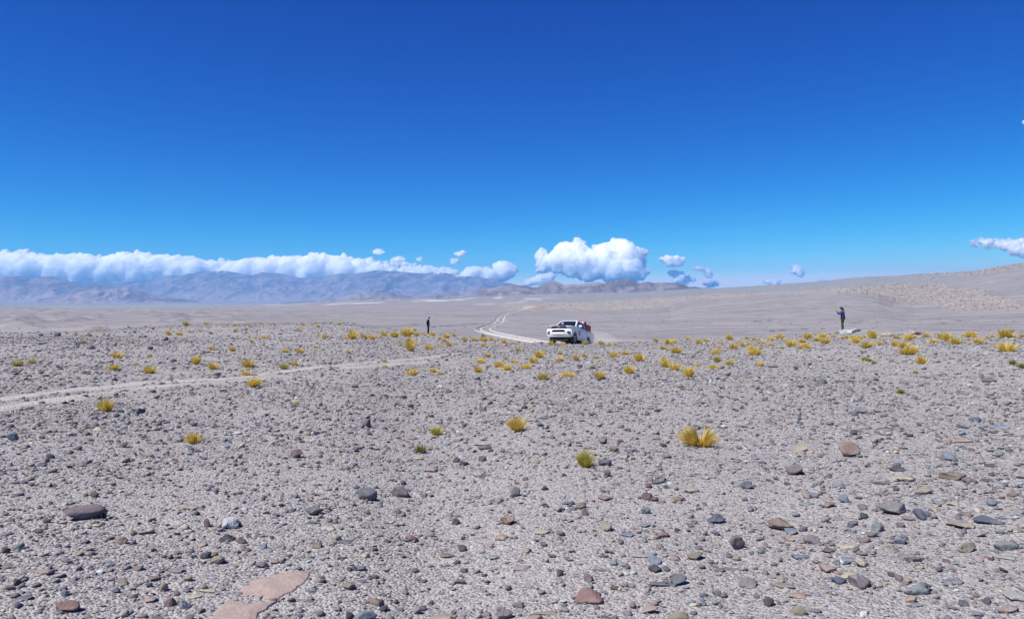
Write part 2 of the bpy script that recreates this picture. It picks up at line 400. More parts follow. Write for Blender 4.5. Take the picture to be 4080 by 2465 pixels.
M_foot = rock_mountain('foothill_rock', (0.20, 0.16, 0.155), (0.32, 0.26, 0.24), (0.47, 0.385, 0.34))
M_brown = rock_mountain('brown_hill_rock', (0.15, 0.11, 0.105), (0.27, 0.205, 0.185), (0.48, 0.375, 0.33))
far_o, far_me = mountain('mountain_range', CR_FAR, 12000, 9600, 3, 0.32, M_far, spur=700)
SNOW = [(873, 26, 1085), (1052, 34, 1090), (1520, 55, 1079), (1763, 52, 1089), (1850, 45, 1101)]
co = np.empty(len(far_me.vertices) * 3, np.float32); far_me.vertices.foreach_get('co', co); co = co.reshape(-1, 3)
sx = co[:, 0] / co[:, 1] * F + CX; sr = YH - F * (co[:, 2] - EYE) / co[:, 1]
sn = np.zeros(len(co))
for cx_, w_, lim in SNOW:
    st = np.clip(vnoise(co[:, 0] / 38, co[:, 1] / 500, seed=91) * 1.2 + 0.35, 0, 1)
    sn = np.maximum(sn, np.exp(-((sx - cx_) / w_) ** 4) * smooth((lim + 6 * (st - .5) - sr) / 4) * smooth(st * 3))
set_attr(far_me, 'snow', np.clip(sn, 0, 1).astype(np.float32))
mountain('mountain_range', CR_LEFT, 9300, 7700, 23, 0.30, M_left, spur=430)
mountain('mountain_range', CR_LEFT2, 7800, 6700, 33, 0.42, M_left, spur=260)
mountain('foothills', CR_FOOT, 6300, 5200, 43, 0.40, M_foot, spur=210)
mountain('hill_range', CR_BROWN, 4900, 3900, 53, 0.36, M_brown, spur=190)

# ------------------------------------------------------------------ air between here and the ranges
TOPZ = 640.0
hb = bmesh.new(); bmesh.ops.create_cube(hb, size=1)
for v_ in hb.verts:
    v_.co = Vector((v_.co.x * 26000, 6700 + v_.co.y * 15600, (v_.co.z + 0.5) * (TOPZ + 330) - 330))
hme = bpy.data.meshes.new('haze'); hb.to_mesh(hme); hb.free()
hm = bpy.data.materials.new('haze_air'); hm.use_nodes = True
hm.node_tree.nodes.remove(hm.node_tree.nodes['Principled BSDF'])
pv = hm.node_tree.nodes.new('ShaderNodeVolumePrincipled')
pv.inputs['Color'].default_value = (0.135, 0.425, 0.84, 1); pv.inputs['Density'].default_value = 8.6e-5; pv.inputs['Anisotropy'].default_value = 0.0
hm.node_tree.links.new(pv.outputs[0], hm.node_tree.nodes['Material Output'].inputs['Volume'])
haze = tag(link('haze', hme, hm), kind='stuff')
# ------------------------------------------------------------------ wheel tracks
def ribbon(name, pts, halfw, mat, zf, lift, jit=0.35, step=0.25, seed=0, taper=True):
    """a sheet of bare pale sand with ragged edges laid along a line of world (X, Y)"""
    P = np.array(pts, float)
    d = np.concatenate([[0], np.cumsum(np.hypot(*np.diff(P, axis=0).T))])
    s = np.arange(0, d[-1], step); X = np.interp(s, d, P[:, 0]); Y = np.interp(s, d, P[:, 1])
    k = max(3, int(1.6 / step) | 1); ker = np.hanning(k + 2)[1:-1]; ker /= ker.sum()
    X = np.convolve(np.pad(X, k // 2, mode='edge'), ker, 'valid'); Y = np.convolve(np.pad(Y, k // 2, mode='edge'), ker, 'valid')
    tx, ty = np.gradient(X), np.gradient(Y); L = np.hypot(tx, ty) + 1e-9; nx, ny = -ty / L, tx / L
    hw = halfw if np.isscalar(halfw) else np.interp(s / d[-1], np.linspace(0, 1, len(halfw)), halfw)
    cols = []
    for k_, t in enumerate((-1, -0.33, 0.33, 1)):
        e = hw * t * (1 + (jit * 1.6 * fbm(s / 0.9, s * 0 + k_, octs=3, seed=seed + k_) if abs(t) == 1 else 0))
        cols.append(np.stack([X + nx * e, Y + ny * e], -1))
    G = np.stack(cols, 1); z = zf(G[..., 0], G[..., 1]) + lift
    z[:, 0] -= lift * 1.3; z[:, -1] -= lift * 1.3
    v = np.concatenate([G, z[..., None]], -1).reshape(-1, 3)
    me = mesh_np(name, v, grid_faces(len(s), 4), True)
    if me.polygons[0].normal.z < 0: me.flip_normals()
    return tag(link(name, me, mat), kind='structure')
gp = lambda pts: np.stack(on_ground(*np.array(pts, float).T)[:2], -1)
RUT_A = [(-160,1612),(0,1592),(100,1576),(250,1556),(400,1546),(540,1529),(700,1521),(850,1514),(950,1508),(1040,1499),(1100,1488),(1200,1478),(1300,1466),(1400,1459),(1500,1448),(1600,1435),(1700,1424),(1800,1414),(1900,1405),(2000,1397),(2080,1389)]
RUT_B = [(-160,1650),(0,1628),(100,1612),(200,1602),(330,1583),(430,1567),(560,1547),(700,1539),(850,1526),(1000,1514),(1100,1503)]
RUT_C = [(1330,1476),(1450,1468),(1600,1450),(1700,1440)]
RUTS = [gp(RUT_A), gp(RUT_B), gp(RUT_C)]
ribbon('wheel_track', RUTS[0], [0.19, 0.18, 0.15, 0.11, 0.10, 0.11, 0.12, 0.10, 0.05], M_rut, ground_z, 0.018, 1.3, 0.15, 1)
ribbon('wheel_track', RUTS[1], [0.16, 0.15, 0.13, 0.09, 0.04], M_rut, ground_z, 0.018, 1.3, 0.15, 2)
ribbon('wheel_track', RUTS[2], [0.10, 0.2, 0.10], M_rut, ground_z, 0.022, 0.9, 0.15, 3)
m = Mat('pale_road_dust', 0.95, 0.1); p_ = m.pos()
m.color(m.ramp(m.noise(p_, 0.8, 6, 0.65), [(0.3, (0.28, 0.27, 0.26)), (0.5, (0.36, 0.345, 0.335)), (0.68, (0.44, 0.425, 0.41))])); M_road = m.m
ROAD = [(2175,1366),(2130,1360),(2060,1346),(2000,1335),(1960,1326),(1933,1316),(1936,1308),(1956,1300),(1982,1291),(1994,1280),(1996,1270),(2003,1260),(2018,1250),(2045,1242),(2082,1236)]
rw = np.array([on_plain(*q)[:2] for q in ROAD])
d_ = np.gradient(rw, axis=0); d_ /= np.linalg.norm(d_, axis=1)[:, None]; nr_ = np.stack([-d_[:, 1], d_[:, 0]], -1)
for k, (off, hw) in enumerate(((-1.8, 0.68), (1.3, 0.62), (3.4, 0.22))):
    off_ = off * np.interp(np.arange(len(rw)), [0, 3, 7, 14], [0.7, 0.9, 1.0, 0.9])[:, None]
    ribbon('dirt_road', rw + nr_ * off_, hw * np.linspace(0.8, 0.85, 6), M_road, plain_z, 0.25, 0.7, 1.0, 20 + k)
M_track = plain_mat('faint_track_dust', (0.245, 0.232, 0.226), 0.95, 0.1, 0, 0.2, 0.5)
FAINT = [([(1540,1297),(1660,1294),(1700,1293)], 0.5), ([(1720,1304),(1850,1293),(1930,1287)], 0.5), ([(3380,1290),(3560,1286),(3800,1287),(4200,1289)], 0.6), ([(3380,1283),(3600,1277),(3900,1279),(4200,1281)], 0.6),
         ([(2480,1300),(2700,1292),(2900,1284),(3150,1281)], 0.7), ([(2950,1280),(3150,1276),(3300,1276)], 0.7), ([(3040,1318),(3200,1312),(3330,1310)], 0.5), ([(2080,1240),(2110,1234)], 1.2), ([(1130,1262),(1300,1256),(1500,1262)], 0.9)]
for k, (pts, hw) in enumerate(FAINT):
    ribbon('vehicle_track', [on_plain(*q)[:2] for q in pts], hw * 0.55 * np.array([0.4, 1, 0.6, 1, 0.7, 0.4]), M_track, plain_z, 0.16, 1.8, 1.0, 40 + k)

# ------------------------------------------------------------------ stones
PAL = {  # stone colours (real, linear)
 'slate': ('slate-grey', (0.125, 0.135, 0.16)), 'grey': ('grey', (0.22, 0.215, 0.22)), 'plum': ('purple-grey', (0.17, 0.135, 0.155)), 'pale': ('pale grey', (0.36, 0.35, 0.345)),
 'tan': ('tan', (0.36, 0.30, 0.225)), 'cream': ('cream', (0.47, 0.43, 0.33)), 'rust': ('rusty brown', (0.26, 0.185, 0.15)), 'maroon': ('dark maroon', (0.135, 0.085, 0.085)),
 'teal': ('greenish grey', (0.24, 0.275, 0.27)), 'black': ('blackish', (0.05, 0.05, 0.062)), 'pink': ('pinkish', (0.36, 0.275, 0.25)), 'navy': ('dark blue-grey', (0.075, 0.095, 0.15)),
 'blue': ('blue-grey', (0.19, 0.23, 0.285)), 'white': ('whitish', (0.55, 0.58, 0.61)), 'brick': ('brick-red', (0.255, 0.14, 0.125)), 'olive': ('olive-brown', (0.26, 0.235, 0.17)),
 'brown': ('brown', (0.215, 0.165, 0.13)), 'yellow': ('pale yellow', (0.48, 0.45, 0.31)), 'orange': ('orange-tan', (0.38, 0.275, 0.20)), 'mauve': ('mauve', (0.27, 0.225, 0.245)),
 'dusty': ('dusty pink', (0.40, 0.285, 0.24))}
def stone_mat(name, c, layered=False, pits=False):
    c = tuple(0.72 * (0.76 * x + 0.24 * y) for x, y in zip(c, (0.27, 0.25, 0.25))); m = Mat(name, 0.9, 0.15); o = m.objc()
    rnd = m.node('ShaderNodeObjectInfo').outputs['Random']
    n1 = m.noise(o, 5.0, 7, 0.65); n2 = m.noise(o, 22.0, 4, 0.6)
    col = m.ramp(n1, [(0.28, tuple(x * 0.68 for x in c)), (0.5, c), (0.72, tuple(min(.8, x * 1.28 + 0.015) for x in c))])
    col = m.mix(m.ramp(n2, [(0.58, 0.0), (0.75, 0.35)]), col, (0.29, 0.265, 0.25))        # dust in the pores
    m.color(col)
    m.bump(m.math('ADD', m.math('MULTIPLY', n1, 0.6), m.math('MULTIPLY', n2, 0.5)), 0.8, 0.03)
    return m.m
STONE_MAT = {k: stone_mat('stone_' + v[0].replace(' ', '_').replace('-', '_'), v[1]) for k, v in PAL.items()}
_ICO = {}
def ico(sub):
    if sub not in _ICO:
        b = bmesh.new(); bmesh.ops.create_icosphere(b, subdivisions=sub, radius=1)
        _ICO[sub] = (np.array([v.co[:] for v in b.verts]), np.array([[v.index for v in f.verts] for f in b.faces])); b.free()
    return _ICO[sub]
def stone_shape(seed, sub=2, cuts=9, rough=0.10, layers=0):
    """an angular, broken stone about one unit across, before it is scaled"""
    rg = np.random.default_rng(seed); v, f = ico(sub); v = v.copy()
    v *= 1 + 0.28 * fbm(v[:, 0] * 1.3 + seed, v[:, 1] * 1.3, v[:, 2] * 1.3 + 9, octs=2, seed=seed)[:, None]
    for _ in range(cuts):
        nrm = rg.normal(size=3); nrm /= np.linalg.norm(nrm); d = rg.uniform(0.38, 0.78)
        k = v @ nrm - d; v = v - np.clip(k, 0, None)[:, None] * nrm * 0.97
    if layers:
        q = np.floor(v[:, 2] * layers + 50); off = _h(q, q * 0, q * 0, seed)
        v[:, :2] *= (1 + 0.13 * off)[:, None]
    v *= 1 + rough * fbm(v[:, 0] * 3.1, v[:, 1] * 3.1 + seed, v[:, 2] * 3.1, octs=3, seed=seed + 5)[:, None]
    v -= (v.max(0) + v.min(0)) / 2
    return v / (v.max(0) - v.min(0)), f                    # unit box

# (photo x, y of the middle, width, height, colour, shape b block / f flat slab / l layered, label)
ROCKS = [
(338,2055,150,64,'plum','b','long purple-grey slab of rock with a broken dark end, largest on the left'),
(911,2098,66,46,'white','b','pale blue-white stone with a clean face, above two dark stones'),
(902,2149,62,30,'black','b','low blackish stone just below the pale blue-white stone'),
(960,2160,36,28,'maroon','b','small dark maroon stone right below the pale blue-white stone'),
(822,2100,35,32,'maroon','b',None),(861,2235,62,38,'olive','b','olive-brown stone tilted toward the viewer, left of the pink clay slab'),
(815,2218,42,32,'black','b',None),(762,2024,70,26,'tan','f','flat tan stone up and left of the pale blue-white stone'),(265,2413,88,48,'brick','b','brick-red flat stone in the lower left corner area'),
(480,2156,45,34,'rust','b',None),(60,2326,32,34,'black','b','small upright blackish stone near the left edge'),(87,2380,66,28,'slate','f',None),(248,2367,26,28,'blue','b',None),
(642,2343,38,40,'tan','b','upright tan stone with a dark shaded side, lower left'),(671,2400,44,40,'maroon','b',None),(725,2411,58,34,'blue','b','smooth blue-grey stone, lower left, near the pink clay slab'),
(592,2384,50,30,'pink','f',None),(488,2442,36,32,'cream','b',None),(265,2007,46,18,'pale','f',None),(799,2169,46,26,'orange','f',None),(40,1880,44,18,'plum','f',None),(373,1978,32,22,'maroon','b',None),(319,1974,44,20,'tan','f',None),
(110,1915,40,18,'brown','f',None),(64,1978,40,16,'navy','f',None),(35,2080,36,18,'slate','f',None),(20,2135,48,16,'navy','f',None),(18,2196,30,26,'black','b',None),(66,2182,36,26,'teal','b',None),(330,2160,34,18,'slate','f',None),
(380,2100,36,18,'yellow','f',None),(735,2112,34,26,'yellow','f',None),(560,2125,48,24,'pale','f',None),(20,2260,50,26,'brown','b',None),(160,2285,64,20,'tan','f',None),(430,2255,44,26,'blue','f',None),(545,2272,40,22,'brown','b',None),
(605,2308,46,28,'brown','f',None),(690,2278,70,26,'mauve','f','long flat mauve stone left of the pink clay slab'),(745,2310,36,26,'tan','b',None),(480,2320,44,22,'olive','b',None),(820,2352,70,24,'yellow','f',None),(770,2376,56,24,'yellow','f',None),(590,2335,24,22,'navy','b',None),(455,2355,34,20,'navy','b',None),
(1467,1970,76,56,'slate','b','dark slate-grey boulder, left one of two neighbouring dark boulders'),(1600,1963,66,46,'plum','b','rounded purple boulder, right one of two neighbouring dark boulders'),(1248,2040,62,38,'grey','b','rough grey stone left of and below the two dark boulders'),
(1720,1873,48,27,'dusty','f','flat terracotta-pink stone above the purple boulder'),(1910,1890,55,30,'pale','f','pale olive-white flat stone up and right of the purple boulder'),(2022,2085,62,38,'orange','b','orange-tan rounded stone at the centre of the foreground'),
(1645,2153,42,30,'brick','b','small rounded brick-pink stone below the purple boulder'),(1815,2085,34,28,'black','b','small jet black stone left of the orange-tan stone'),(1372,2166,58,22,'slate','f',None),(1339,2153,34,26,'yellow','b',None),(1782,2209,60,24,'brown','f',None),
(1968,2214,46,26,'teal','f',None),(1088,2241,40,22,'dusty','f',None),(1450,2446,96,52,'blue','b','pitted pale blue pumice boulder cut by the bottom edge'),(1392,2450,36,36,'black','b',None),(1388,2331,52,36,'olive','l',None),(1488,2388,72,32,'brown','l','layered tan-brown stone above the pale blue pumice boulder'),
(1662,2421,36,32,'mauve','b',None),(1765,2445,136,38,'tan','f','wide flat tan slab at the bottom edge'),(2013,2432,62,52,'mauve','b','rounded brownish-mauve boulder at the bottom edge, left of centre'),(1438,2267,34,20,'plum','b',None),(1835,2310,46,26,'slate','b',None),(1848,2268,32,20,'slate','b',None),(1842,2186,36,28,'black','b',None),
(1709,2131,44,24,'mauve','b',None),(1245,2080,62,18,'slate','f',None),(1040,2255,46,26,'slate','b',None),(1260,2180,44,30,'brown','b',None),(1320,2170,36,22,'tan','b',None),(1178,1981,24,20,'blue','b',None),(1265,1935,32,12,'navy','f',None),(1300,1950,40,18,'blue','f',None),(1315,2108,44,24,'cream','f',None),(1390,2270,26,18,'black','b',None),
(2000,2140,48,30,'orange','f',None),(2006,2140,30,18,'blue','f',None),(1440,2312,36,16,'slate','f',None),(1680,2305,38,16,'maroon','f',None),(1835,2450,40,22,'tan','f',None),
(2346,2367,114,62,'brick','b','large brick-red boulder with a dark shaded side in the foreground'),(2857,2063,70,40,'navy','l','dark navy layered boulder in the right middle foreground'),(2706,2309,70,46,'slate','b','slate-grey wedge-shaped rock with a small white pebble beside it'),(2628,2322,74,28,'slate','f','flat slate slab touching the left of the wedge-shaped rock'),
(2938,2156,64,56,'plum','b','craggy purple-grey rock below and right of the navy layered boulder'),(2615,2234,54,34,'blue','b','pale blue stone resting behind a blackish stone'),(2611,2268,52,30,'black','b','pitted blackish stone in front of the pale blue stone'),(2582,1974,46,32,'maroon','b',None),(2608,1984,34,22,'maroon','b',None),(2640,2131,46,26,'brick','b',None),
(2420,2098,46,46,'tan','f','triangular tan stone lying flat in the centre right foreground'),(2574,2033,32,30,'blue','b',None),(2620,1920,42,18,'navy','f',None),(2421,1898,28,28,'slate','b',None),(2975,1933,48,34,'slate','b','grey stone with a rounded back, left of the purple boulder on the right'),(2756,1947,56,28,'cream','f','flat cream stone below the forked tussock'),
(2052,1970,40,38,'grey','b',None),(2706,2446,88,42,'olive','b','rounded olive-tan boulder at the bottom edge, right of centre'),(2590,2417,66,38,'pink','b',None),(2773,2214,64,36,'olive','b',None),(2868,2265,40,22,'slate','b',None),(2922,2258,62,24,'slate','f',None),(3029,2138,46,20,'blue','l',None),(2988,2322,72,44,'grey','l','striated grey rock right of the wedge-shaped slate rock'),
(2860,2361,36,24,'slate','b',None),(2806,2367,36,20,'slate','b',None),(2346,2301,38,36,'plum','b','small blocky purple stone above the brick-red boulder'),(2232,2280,28,34,'slate','b',None),(2346,2332,38,22,'teal','b',None),(2065,2392,50,32,'plum','b',None),(2180,2417,86,28,'olive','f','long flat ochre-brown stone left of the brick-red boulder'),(2129,2450,68,36,'pink','b',None),
(2450,2454,44,28,'slate','b',None),(2501,2434,38,26,'mauve','b',None),(2586,2349,34,22,'dusty','b',None),(2160,2123,68,22,'cream','f',None),(2412,1982,60,24,'rust','f',None),(2702,1982,38,22,'rust','l',None),(2640,1990,30,16,'rust','b',None),(2265,2008,50,18,'slate','l',None),(2315,2018,40,28,'brown','b',None),(2170,1952,30,20,'black','b',None),
(2500,2130,56,26,'blue','f',None),(2475,2165,28,24,'plum','b',None),(2612,2145,40,20,'cream','l',None),(2570,2085,48,22,'blue','f',None),(2770,2078,24,20,'slate','b',None),(2235,2131,36,26,'brown','b',None),(2228,2152,24,16,'slate','b',None),(2200,2218,36,18,'maroon','b',None),(2080,2250,72,30,'mauve','f',None),(2690,2222,40,24,'pink','b',None),(2935,2216,34,24,'tan','b',None),(2560,2215,90,22,'pale','f',None),(2445,2245,30,22,'blue','b',None),(2490,2252,32,22,'blue','b',None),(2757,2392,34,22,'blue','f',None),(2802,2402,30,22,'slate','b',None),(2450,2335,38,22,'maroon','b',None),
(3165,1873,66,44,'plum','b','domed purple boulder in the right middle ground'),(3122,2086,100,54,'brown','l','brown undercut boulder with deep shadow beneath, right foreground'),(3153,2112,50,28,'blue','b',None),(3563,2024,116,58,'grey','b','big flat-topped grey boulder in the right foreground'),(3672,2057,48,42,'navy','b','dark navy stone just right of the big flat-topped grey boulder'),(3702,2051,34,20,'navy','b',None),
(3830,2086,102,42,'tan','f','long tan-grey slab with dark underside, right foreground'),(3942,2078,110,30,'navy','l','splintered navy layered slab on the far right'),(3602,1895,92,36,'cream','f','flat cream and pink slab on the right'),(3797,1893,100,36,'brown','l','brown pitted pumice rock on the far right'),(3871,1912,66,28,'plum','b',None),(3577,1869,62,16,'black','l',None),(3511,1916,66,18,'slate','f','dark slate bar lying flat on the right'),
(3680,1958,84,28,'tan','l','sandy tan slab with crumbling edge on the right'),(3563,1980,84,18,'mauve','f',None),(3503,2102,50,38,'teal','b','pale greenish stone below the big flat-topped grey boulder'),(3594,2092,34,22,'plum','b',None),(3364,1986,46,36,'blue','b',None),(3217,2007,58,18,'teal','f',None),(3234,2148,66,46,'mauve','b','rounded mauve rock below the brown undercut boulder'),(3168,2137,72,24,'dusty','f',None),
(3449,2154,56,26,'brown','l',None),(3387,2177,98,26,'yellow','f','crumbling pale yellow slab in the right foreground'),(3590,2156,50,34,'blue','b',None),(3859,2187,84,38,'olive','b','tan oval rock with a dark shadow, far right foreground'),(4012,2173,92,42,'teal','b','greenish slab with a notch near the right edge'),(4012,2218,70,24,'pale','f',None),(3437,2249,56,38,'cream','b','squarish cream stone, upper of two pale stones'),(3391,2289,84,32,'yellow','f','pale yellow flat stone, lower of two pale stones'),
(3350,2318,58,36,'navy','b','dark blue-grey tile-shaped stone, tilted'),(3435,2328,86,60,'mauve','b','large pale mauve rounded boulder in the lower right'),(3304,2264,64,36,'pink','b',None),(3379,2231,74,26,'blue','f',None),(3192,2210,66,26,'blue','f',None),(3128,2336,84,28,'olive','f',None),(3180,2374,76,30,'dusty','f',None),(3192,2446,72,42,'olive','b',None),(3664,2355,126,32,'teal','l','long pale greenish layered slab with dark underside, lower right'),(3637,2394,50,32,'dusty','b',None),
(3805,2320,66,32,'blue','f','flat blue stone right of the long pale layered slab'),(3846,2409,50,28,'slate','b',None),(3623,2320,32,26,'orange','b',None),(4050,2372,84,56,'pale','f','broad pale slab tinged rust at the right edge'),(4025,2434,96,34,'pink','l',None),(3904,2456,48,24,'blue','b',None),(3602,2226,52,26,'mauve','b',None),(3656,2240,46,22,'plum','b',None),(3068,2402,40,40,'black','b',None),(3300,2190,46,30,'maroon','f',None),(3175,2045,30,18,'teal','b',None),(3290,2065,34,30,'teal','b',None),(3400,2080,40,24,'slate','b',None),(3440,2020,36,24,'plum','b',None),(3345,2060,40,14,'teal','f',None),(3480,2130,44,26,'plum','b',None),(3220,1980,34,22,'pink','b',None),(3245,1974,40,24,'blue','b',None),
(3310,2013,60,20,'rust','l',None),(3345,1938,50,16,'blue','l',None),(3425,1980,28,14,'black','b',None),(3620,2065,46,22,'mauve','f',None),(3745,2000,54,18,'teal','f',None),(3800,2008,46,18,'yellow','f',None),(3960,2012,40,26,'blue','l',None),(4040,1975,40,24,'brown','b',None),(3905,2130,58,22,'pale','l',None),(3535,2330,24,16,'tan','b',None),(3300,2345,40,20,'blue','f',None),(3660,2410,50,26,'blue','f',None),
(2473,1693,30,16,'brown','b',None),(2578,1643,22,16,'slate','b',None),(2408,1764,40,24,'grey','b',None),(2661,1820,36,24,'grey','b',None),(2508,1798,38,18,'slate','f',None),(2578,1806,28,14,'slate','f',None),(2448,1797,38,24,'brown','b',None),(2644,1774,32,18,'black','b',None),(2487,1818,48,22,'pale','f',None),(2264,1760,28,12,'brown','f',None),(2090,1622,26,14,'black','b',None),(2412,1847,52,28,'slate','l',None),(3009,1823,30,18,'blue','f',None),
(3379,1794,80,60,'rust','b','undercut brown boulder casting a dark shadow, right of the forked tussock'),(3184,1785,68,34,'tan','b','blocky tan boulder right of the forked tussock'),(3432,1642,46,28,'teal','b','greenish-blue rounded boulder far up the slope on the right'),(3172,1671,42,20,'teal','b',None),(3892,1675,48,20,'navy','l',None),(3987,1700,68,26,'blue','f','flat blue-grey slab far right on the slope'),(3838,1702,46,18,'navy','f',None),(3577,1715,44,16,'blue','f',None),(3528,1710,40,12,'slate','f',None),(3793,1642,70,16,'pink','f',None),
(3788,1822,56,36,'blue','b','rough blue-grey rock below the flat pink slab on the right'),(3954,1849,46,18,'black','l',None),(3842,1756,96,18,'dusty','f','long flat pink slab, far right of the slope'),(3942,1519,54,18,'slate','l',None),(3275,1528,36,20,'slate','b',None),(3420,1719,62,14,'slate','f',None),(3172,1461,18,16,'maroon','b',None),(3963,1584,56,16,'dusty','f',None),(3190,1692,24,12,'black','b',None),
(3532,1336,62,18,'cream','b','cream flat-topped rock on the crest right of the white boulder'),(3474,1334,38,18,'plum','b','purple-grey rock on the crest beside the white boulder'),(3650,1333,72,14,'dusty','b','low pinkish hump of rock on the right crest'),(3336,1325,17,13,'brown','b','small brown stone against the left foot of the white boulder'),
(555,1647,40,26,'navy','b','dark blocky rock right of a golden tussock on the left slope'),(43,1755,44,36,'blue','b','pyramid-shaped grey rock at the left edge'),(360,1385,34,15,'slate','b','dark wedge of rock high on the left slope'),(230,1341,27,14,'black','b','dark rock on the far left crest'),(356,1340,34,10,'maroon','b',None),(319,1369,34,10,'black','f',None),(658,1349,26,15,'plum','b',None),(598,1389,20,12,'black','b',None),
(490,1785,32,22,'brown','b','small brown blocky rock on the left slope'),(310,1799,28,14,'black','b',None),(273,1808,38,20,'brown','f',None),(219,1687,22,9,'black','b',None),(124,1563,32,12,'maroon','b',None),(116,1629,26,12,'navy','f',None),(865,1494,30,12,'slate','b',None),(340,1740,30,18,'brown','b',None),
(1457,1697,38,34,'plum','b','dark pyramid-shaped rock standing up from the slope'),(1179,1813,56,36,'maroon','b','dark maroon slab with sharp edge left of centre'),(1788,1559,27,18,'slate','b',None),(1755,1541,24,15,'white','b','small white stone on the middle slope'),(1413,1542,26,12,'plum','b',None),(1926,1336,18,18,'black','b','black pointed rock on the crest left of the truck'),(1651,1313,19,11,'black','b','black rock on the crest left of the person in black'),
(1521,1633,36,12,'brown','f',None),(1922,1630,30,15,'slate','b',None),(2000,1556,34,11,'slate','f',None),(1633,1746,54,16,'orange','f',None),(1661,1821,48,17,'cream','f',None),(1930,1789,54,16,'slate','l',None),(1922,1774,70,14,'cream','f',None),(1604,1580,30,14,'slate','b',None),(1530,1575,26,12,'slate','b',None),(1820,1835,30,18,'black','b',None),(1920,1832,30,20,'maroon','b',None),(1088,1720,30,9,'slate','f',None),(1063,1655,20,10,'black','b',None),(1415,1850,22,18,'blue','b',None),(1845,1848,34,20,'black','b',None),
]
LANDMARKS = [('white pickup truck',2270,1330),('person in black',1708,1300),('person in blue',3358,1270),('white crest boulder',3390,1320),('forked golden tussock',2793,1740),('olive green tussock',2338,1830),('brick-red boulder',2346,2367),
 ('long purple slab',315,2057),('pale blue-white stone',911,2098),('pink clay slab',1040,2360),('dark pyramid rock',1457,1697),('leaning golden tussock',2064,1695),('two dark boulders',1533,1966),('navy layered boulder',2857,2063),
 ('undercut brown boulder',3379,1793),('flat-topped grey boulder',3563,2024),('blue pumice boulder',1450,2446),('dark blocky rock',555,1647),('pale layered slab',3664,2355),('notched greenish slab',4012,2173),
 ('widest right-hand tussock',3617,1395),('tussock beside the track',1005,1530),('black pointed rock',1926,1335),('maroon slab',1179,1813),('domed purple boulder',3165,1873),('pyramid grey rock',43,1755),('orange-tan stone',2022,2084)]
ORD = ['closest', 'second closest', 'third closest', 'fourth closest', 'fifth closest', 'sixth closest', 'seventh closest', 'eighth closest', 'ninth closest', 'tenth closest', 'eleventh closest', 'twelfth closest', 'thirteenth closest', 'fourteenth closest', 'fifteenth closest', 'sixteenth closest', 'seventeenth closest', 'eighteenth closest', 'nineteenth closest', 'twentieth closest']
def describe(items, noun):
    """items: (x, y, words); returns a label for each that says which one it is by its rank beside a landmark"""
    cells = {}
    for k, (x, y, w) in enumerate(items):
        best = min(((abs(x - lx) / 1.0 + 2.2 * abs(y - ly), n, lx, ly) for n, lx, ly in LANDMARKS if abs(x - lx) + abs(y - ly) > 12))
        _, n, lx, ly = best
        dx, dy = x - lx, (y - ly) * 2.2
        side = ('to the right of' if dx > 0 else 'to the left of') if abs(dx) >= abs(dy) else ('in front of' if dy > 0 else 'behind')
        cells.setdefault((w, n, side), []).append((math.hypot(dx, dy), k))
    out = [None] * len(items)
    for (w, n, side), lst in cells.items():
        for rank, (_, k) in enumerate(sorted(lst)):
            out[k] = f'{w} {noun}, {ORD[min(rank, len(ORD) - 1)]} one {side} the {n}'
    return out
# smaller stones that fill the list up to the three hundred largest
have = [(r[0], r[1], r[2]) for r in ROCKS]
keys = ['slate', 'grey', 'plum', 'pale', 'tan', 'cream', 'rust', 'maroon', 'teal', 'black', 'pink', 'navy', 'blue', 'mauve', 'brown', 'olive']
while len(ROCKS) < 300:
    x, y = RNG.uniform(10, 4070), 1880 + 580 * RNG.uniform(0, 1) ** 0.8
    if 820 < x < 1260 and y > 2270: continue
    if any(abs(x - a) < 0.6 * w + 24 and abs(y - b) < 0.35 * w + 18 for a, b, w in have): continue
    w = RNG.uniform(26, 40) * (0.75 + 0.4 * (y - 1880) / 580); flat = RNG.random() < 0.55
    ROCKS.append((x, y, w, w * RNG.uniform(0.34, 0.5) if flat else w * RNG.uniform(0.5, 0.75), keys[RNG.integers(len(keys))], 'f' if flat else 'b', None)); have.append((x, y, w))
SHAPE = {'b': 'blocky', 'f': 'flat', 'l': 'layered'}
auto = describe([(r[0], r[1], f"{PAL[r[4]][0]} {SHAPE[r[5]]}") for r in ROCKS], 'stone')
big_rock_xy = []
def place_stone(name, x, y, w, h, col, shp, seed, sink=0.26, yaw=None):
    X, Y, Z = (float(q) for q in on_ground(x, min(y + 0.32 * h, 2600)))
    W = w / F * Y; Hs = h / F * Y; e = max((y - YH) / F, 0.05); tan_e = math.tan(e)
    if shp == 'f': D = min(max(Hs * 0.62 / tan_e, 0.35 * W), 1.1 * W); Hz = max(Hs - D * tan_e, 0.10 * W)
    else: D = min(0.85 * W, max(0.45 * W, Hs * 0.45 / tan_e)); Hz = max(Hs - D * tan_e * 0.75, 0.22 * W)
    Hz = min(Hz * (1.18 if shp != 'f' else 1.1), 0.95 * W)
    sub = 3 if w > 42 else 2
    v, f = stone_shape(seed, sub, 16 if shp != 'l' else 9, 0.16, {'b': 0, 'f': 0, 'l': 9}[shp])
    a = RNG.uniform(-0.35, 0.35) if yaw is None else yaw
    v = v * [W * 1.04, D * 1.04, Hz * (1 + sink)]
    if shp == 'b': v[:, 2] *= 1 - 0.25 * (v[:, 0] / W)      # one end stands higher
    rot = np.array([[math.cos(a), -math.sin(a), 0], [math.sin(a), math.cos(a), 0], [0, 0, 1]])
    v = v @ rot.T; v[:, 2] += Hz * (0.5 - sink * 0.5)
    me = mesh_np(name, v, f, False)
    o = link(name, me, STONE_MAT[col]); o.location = (X, Y, Z)
    big_rock_xy.append((X, Y, 0.5 * W))
    return o
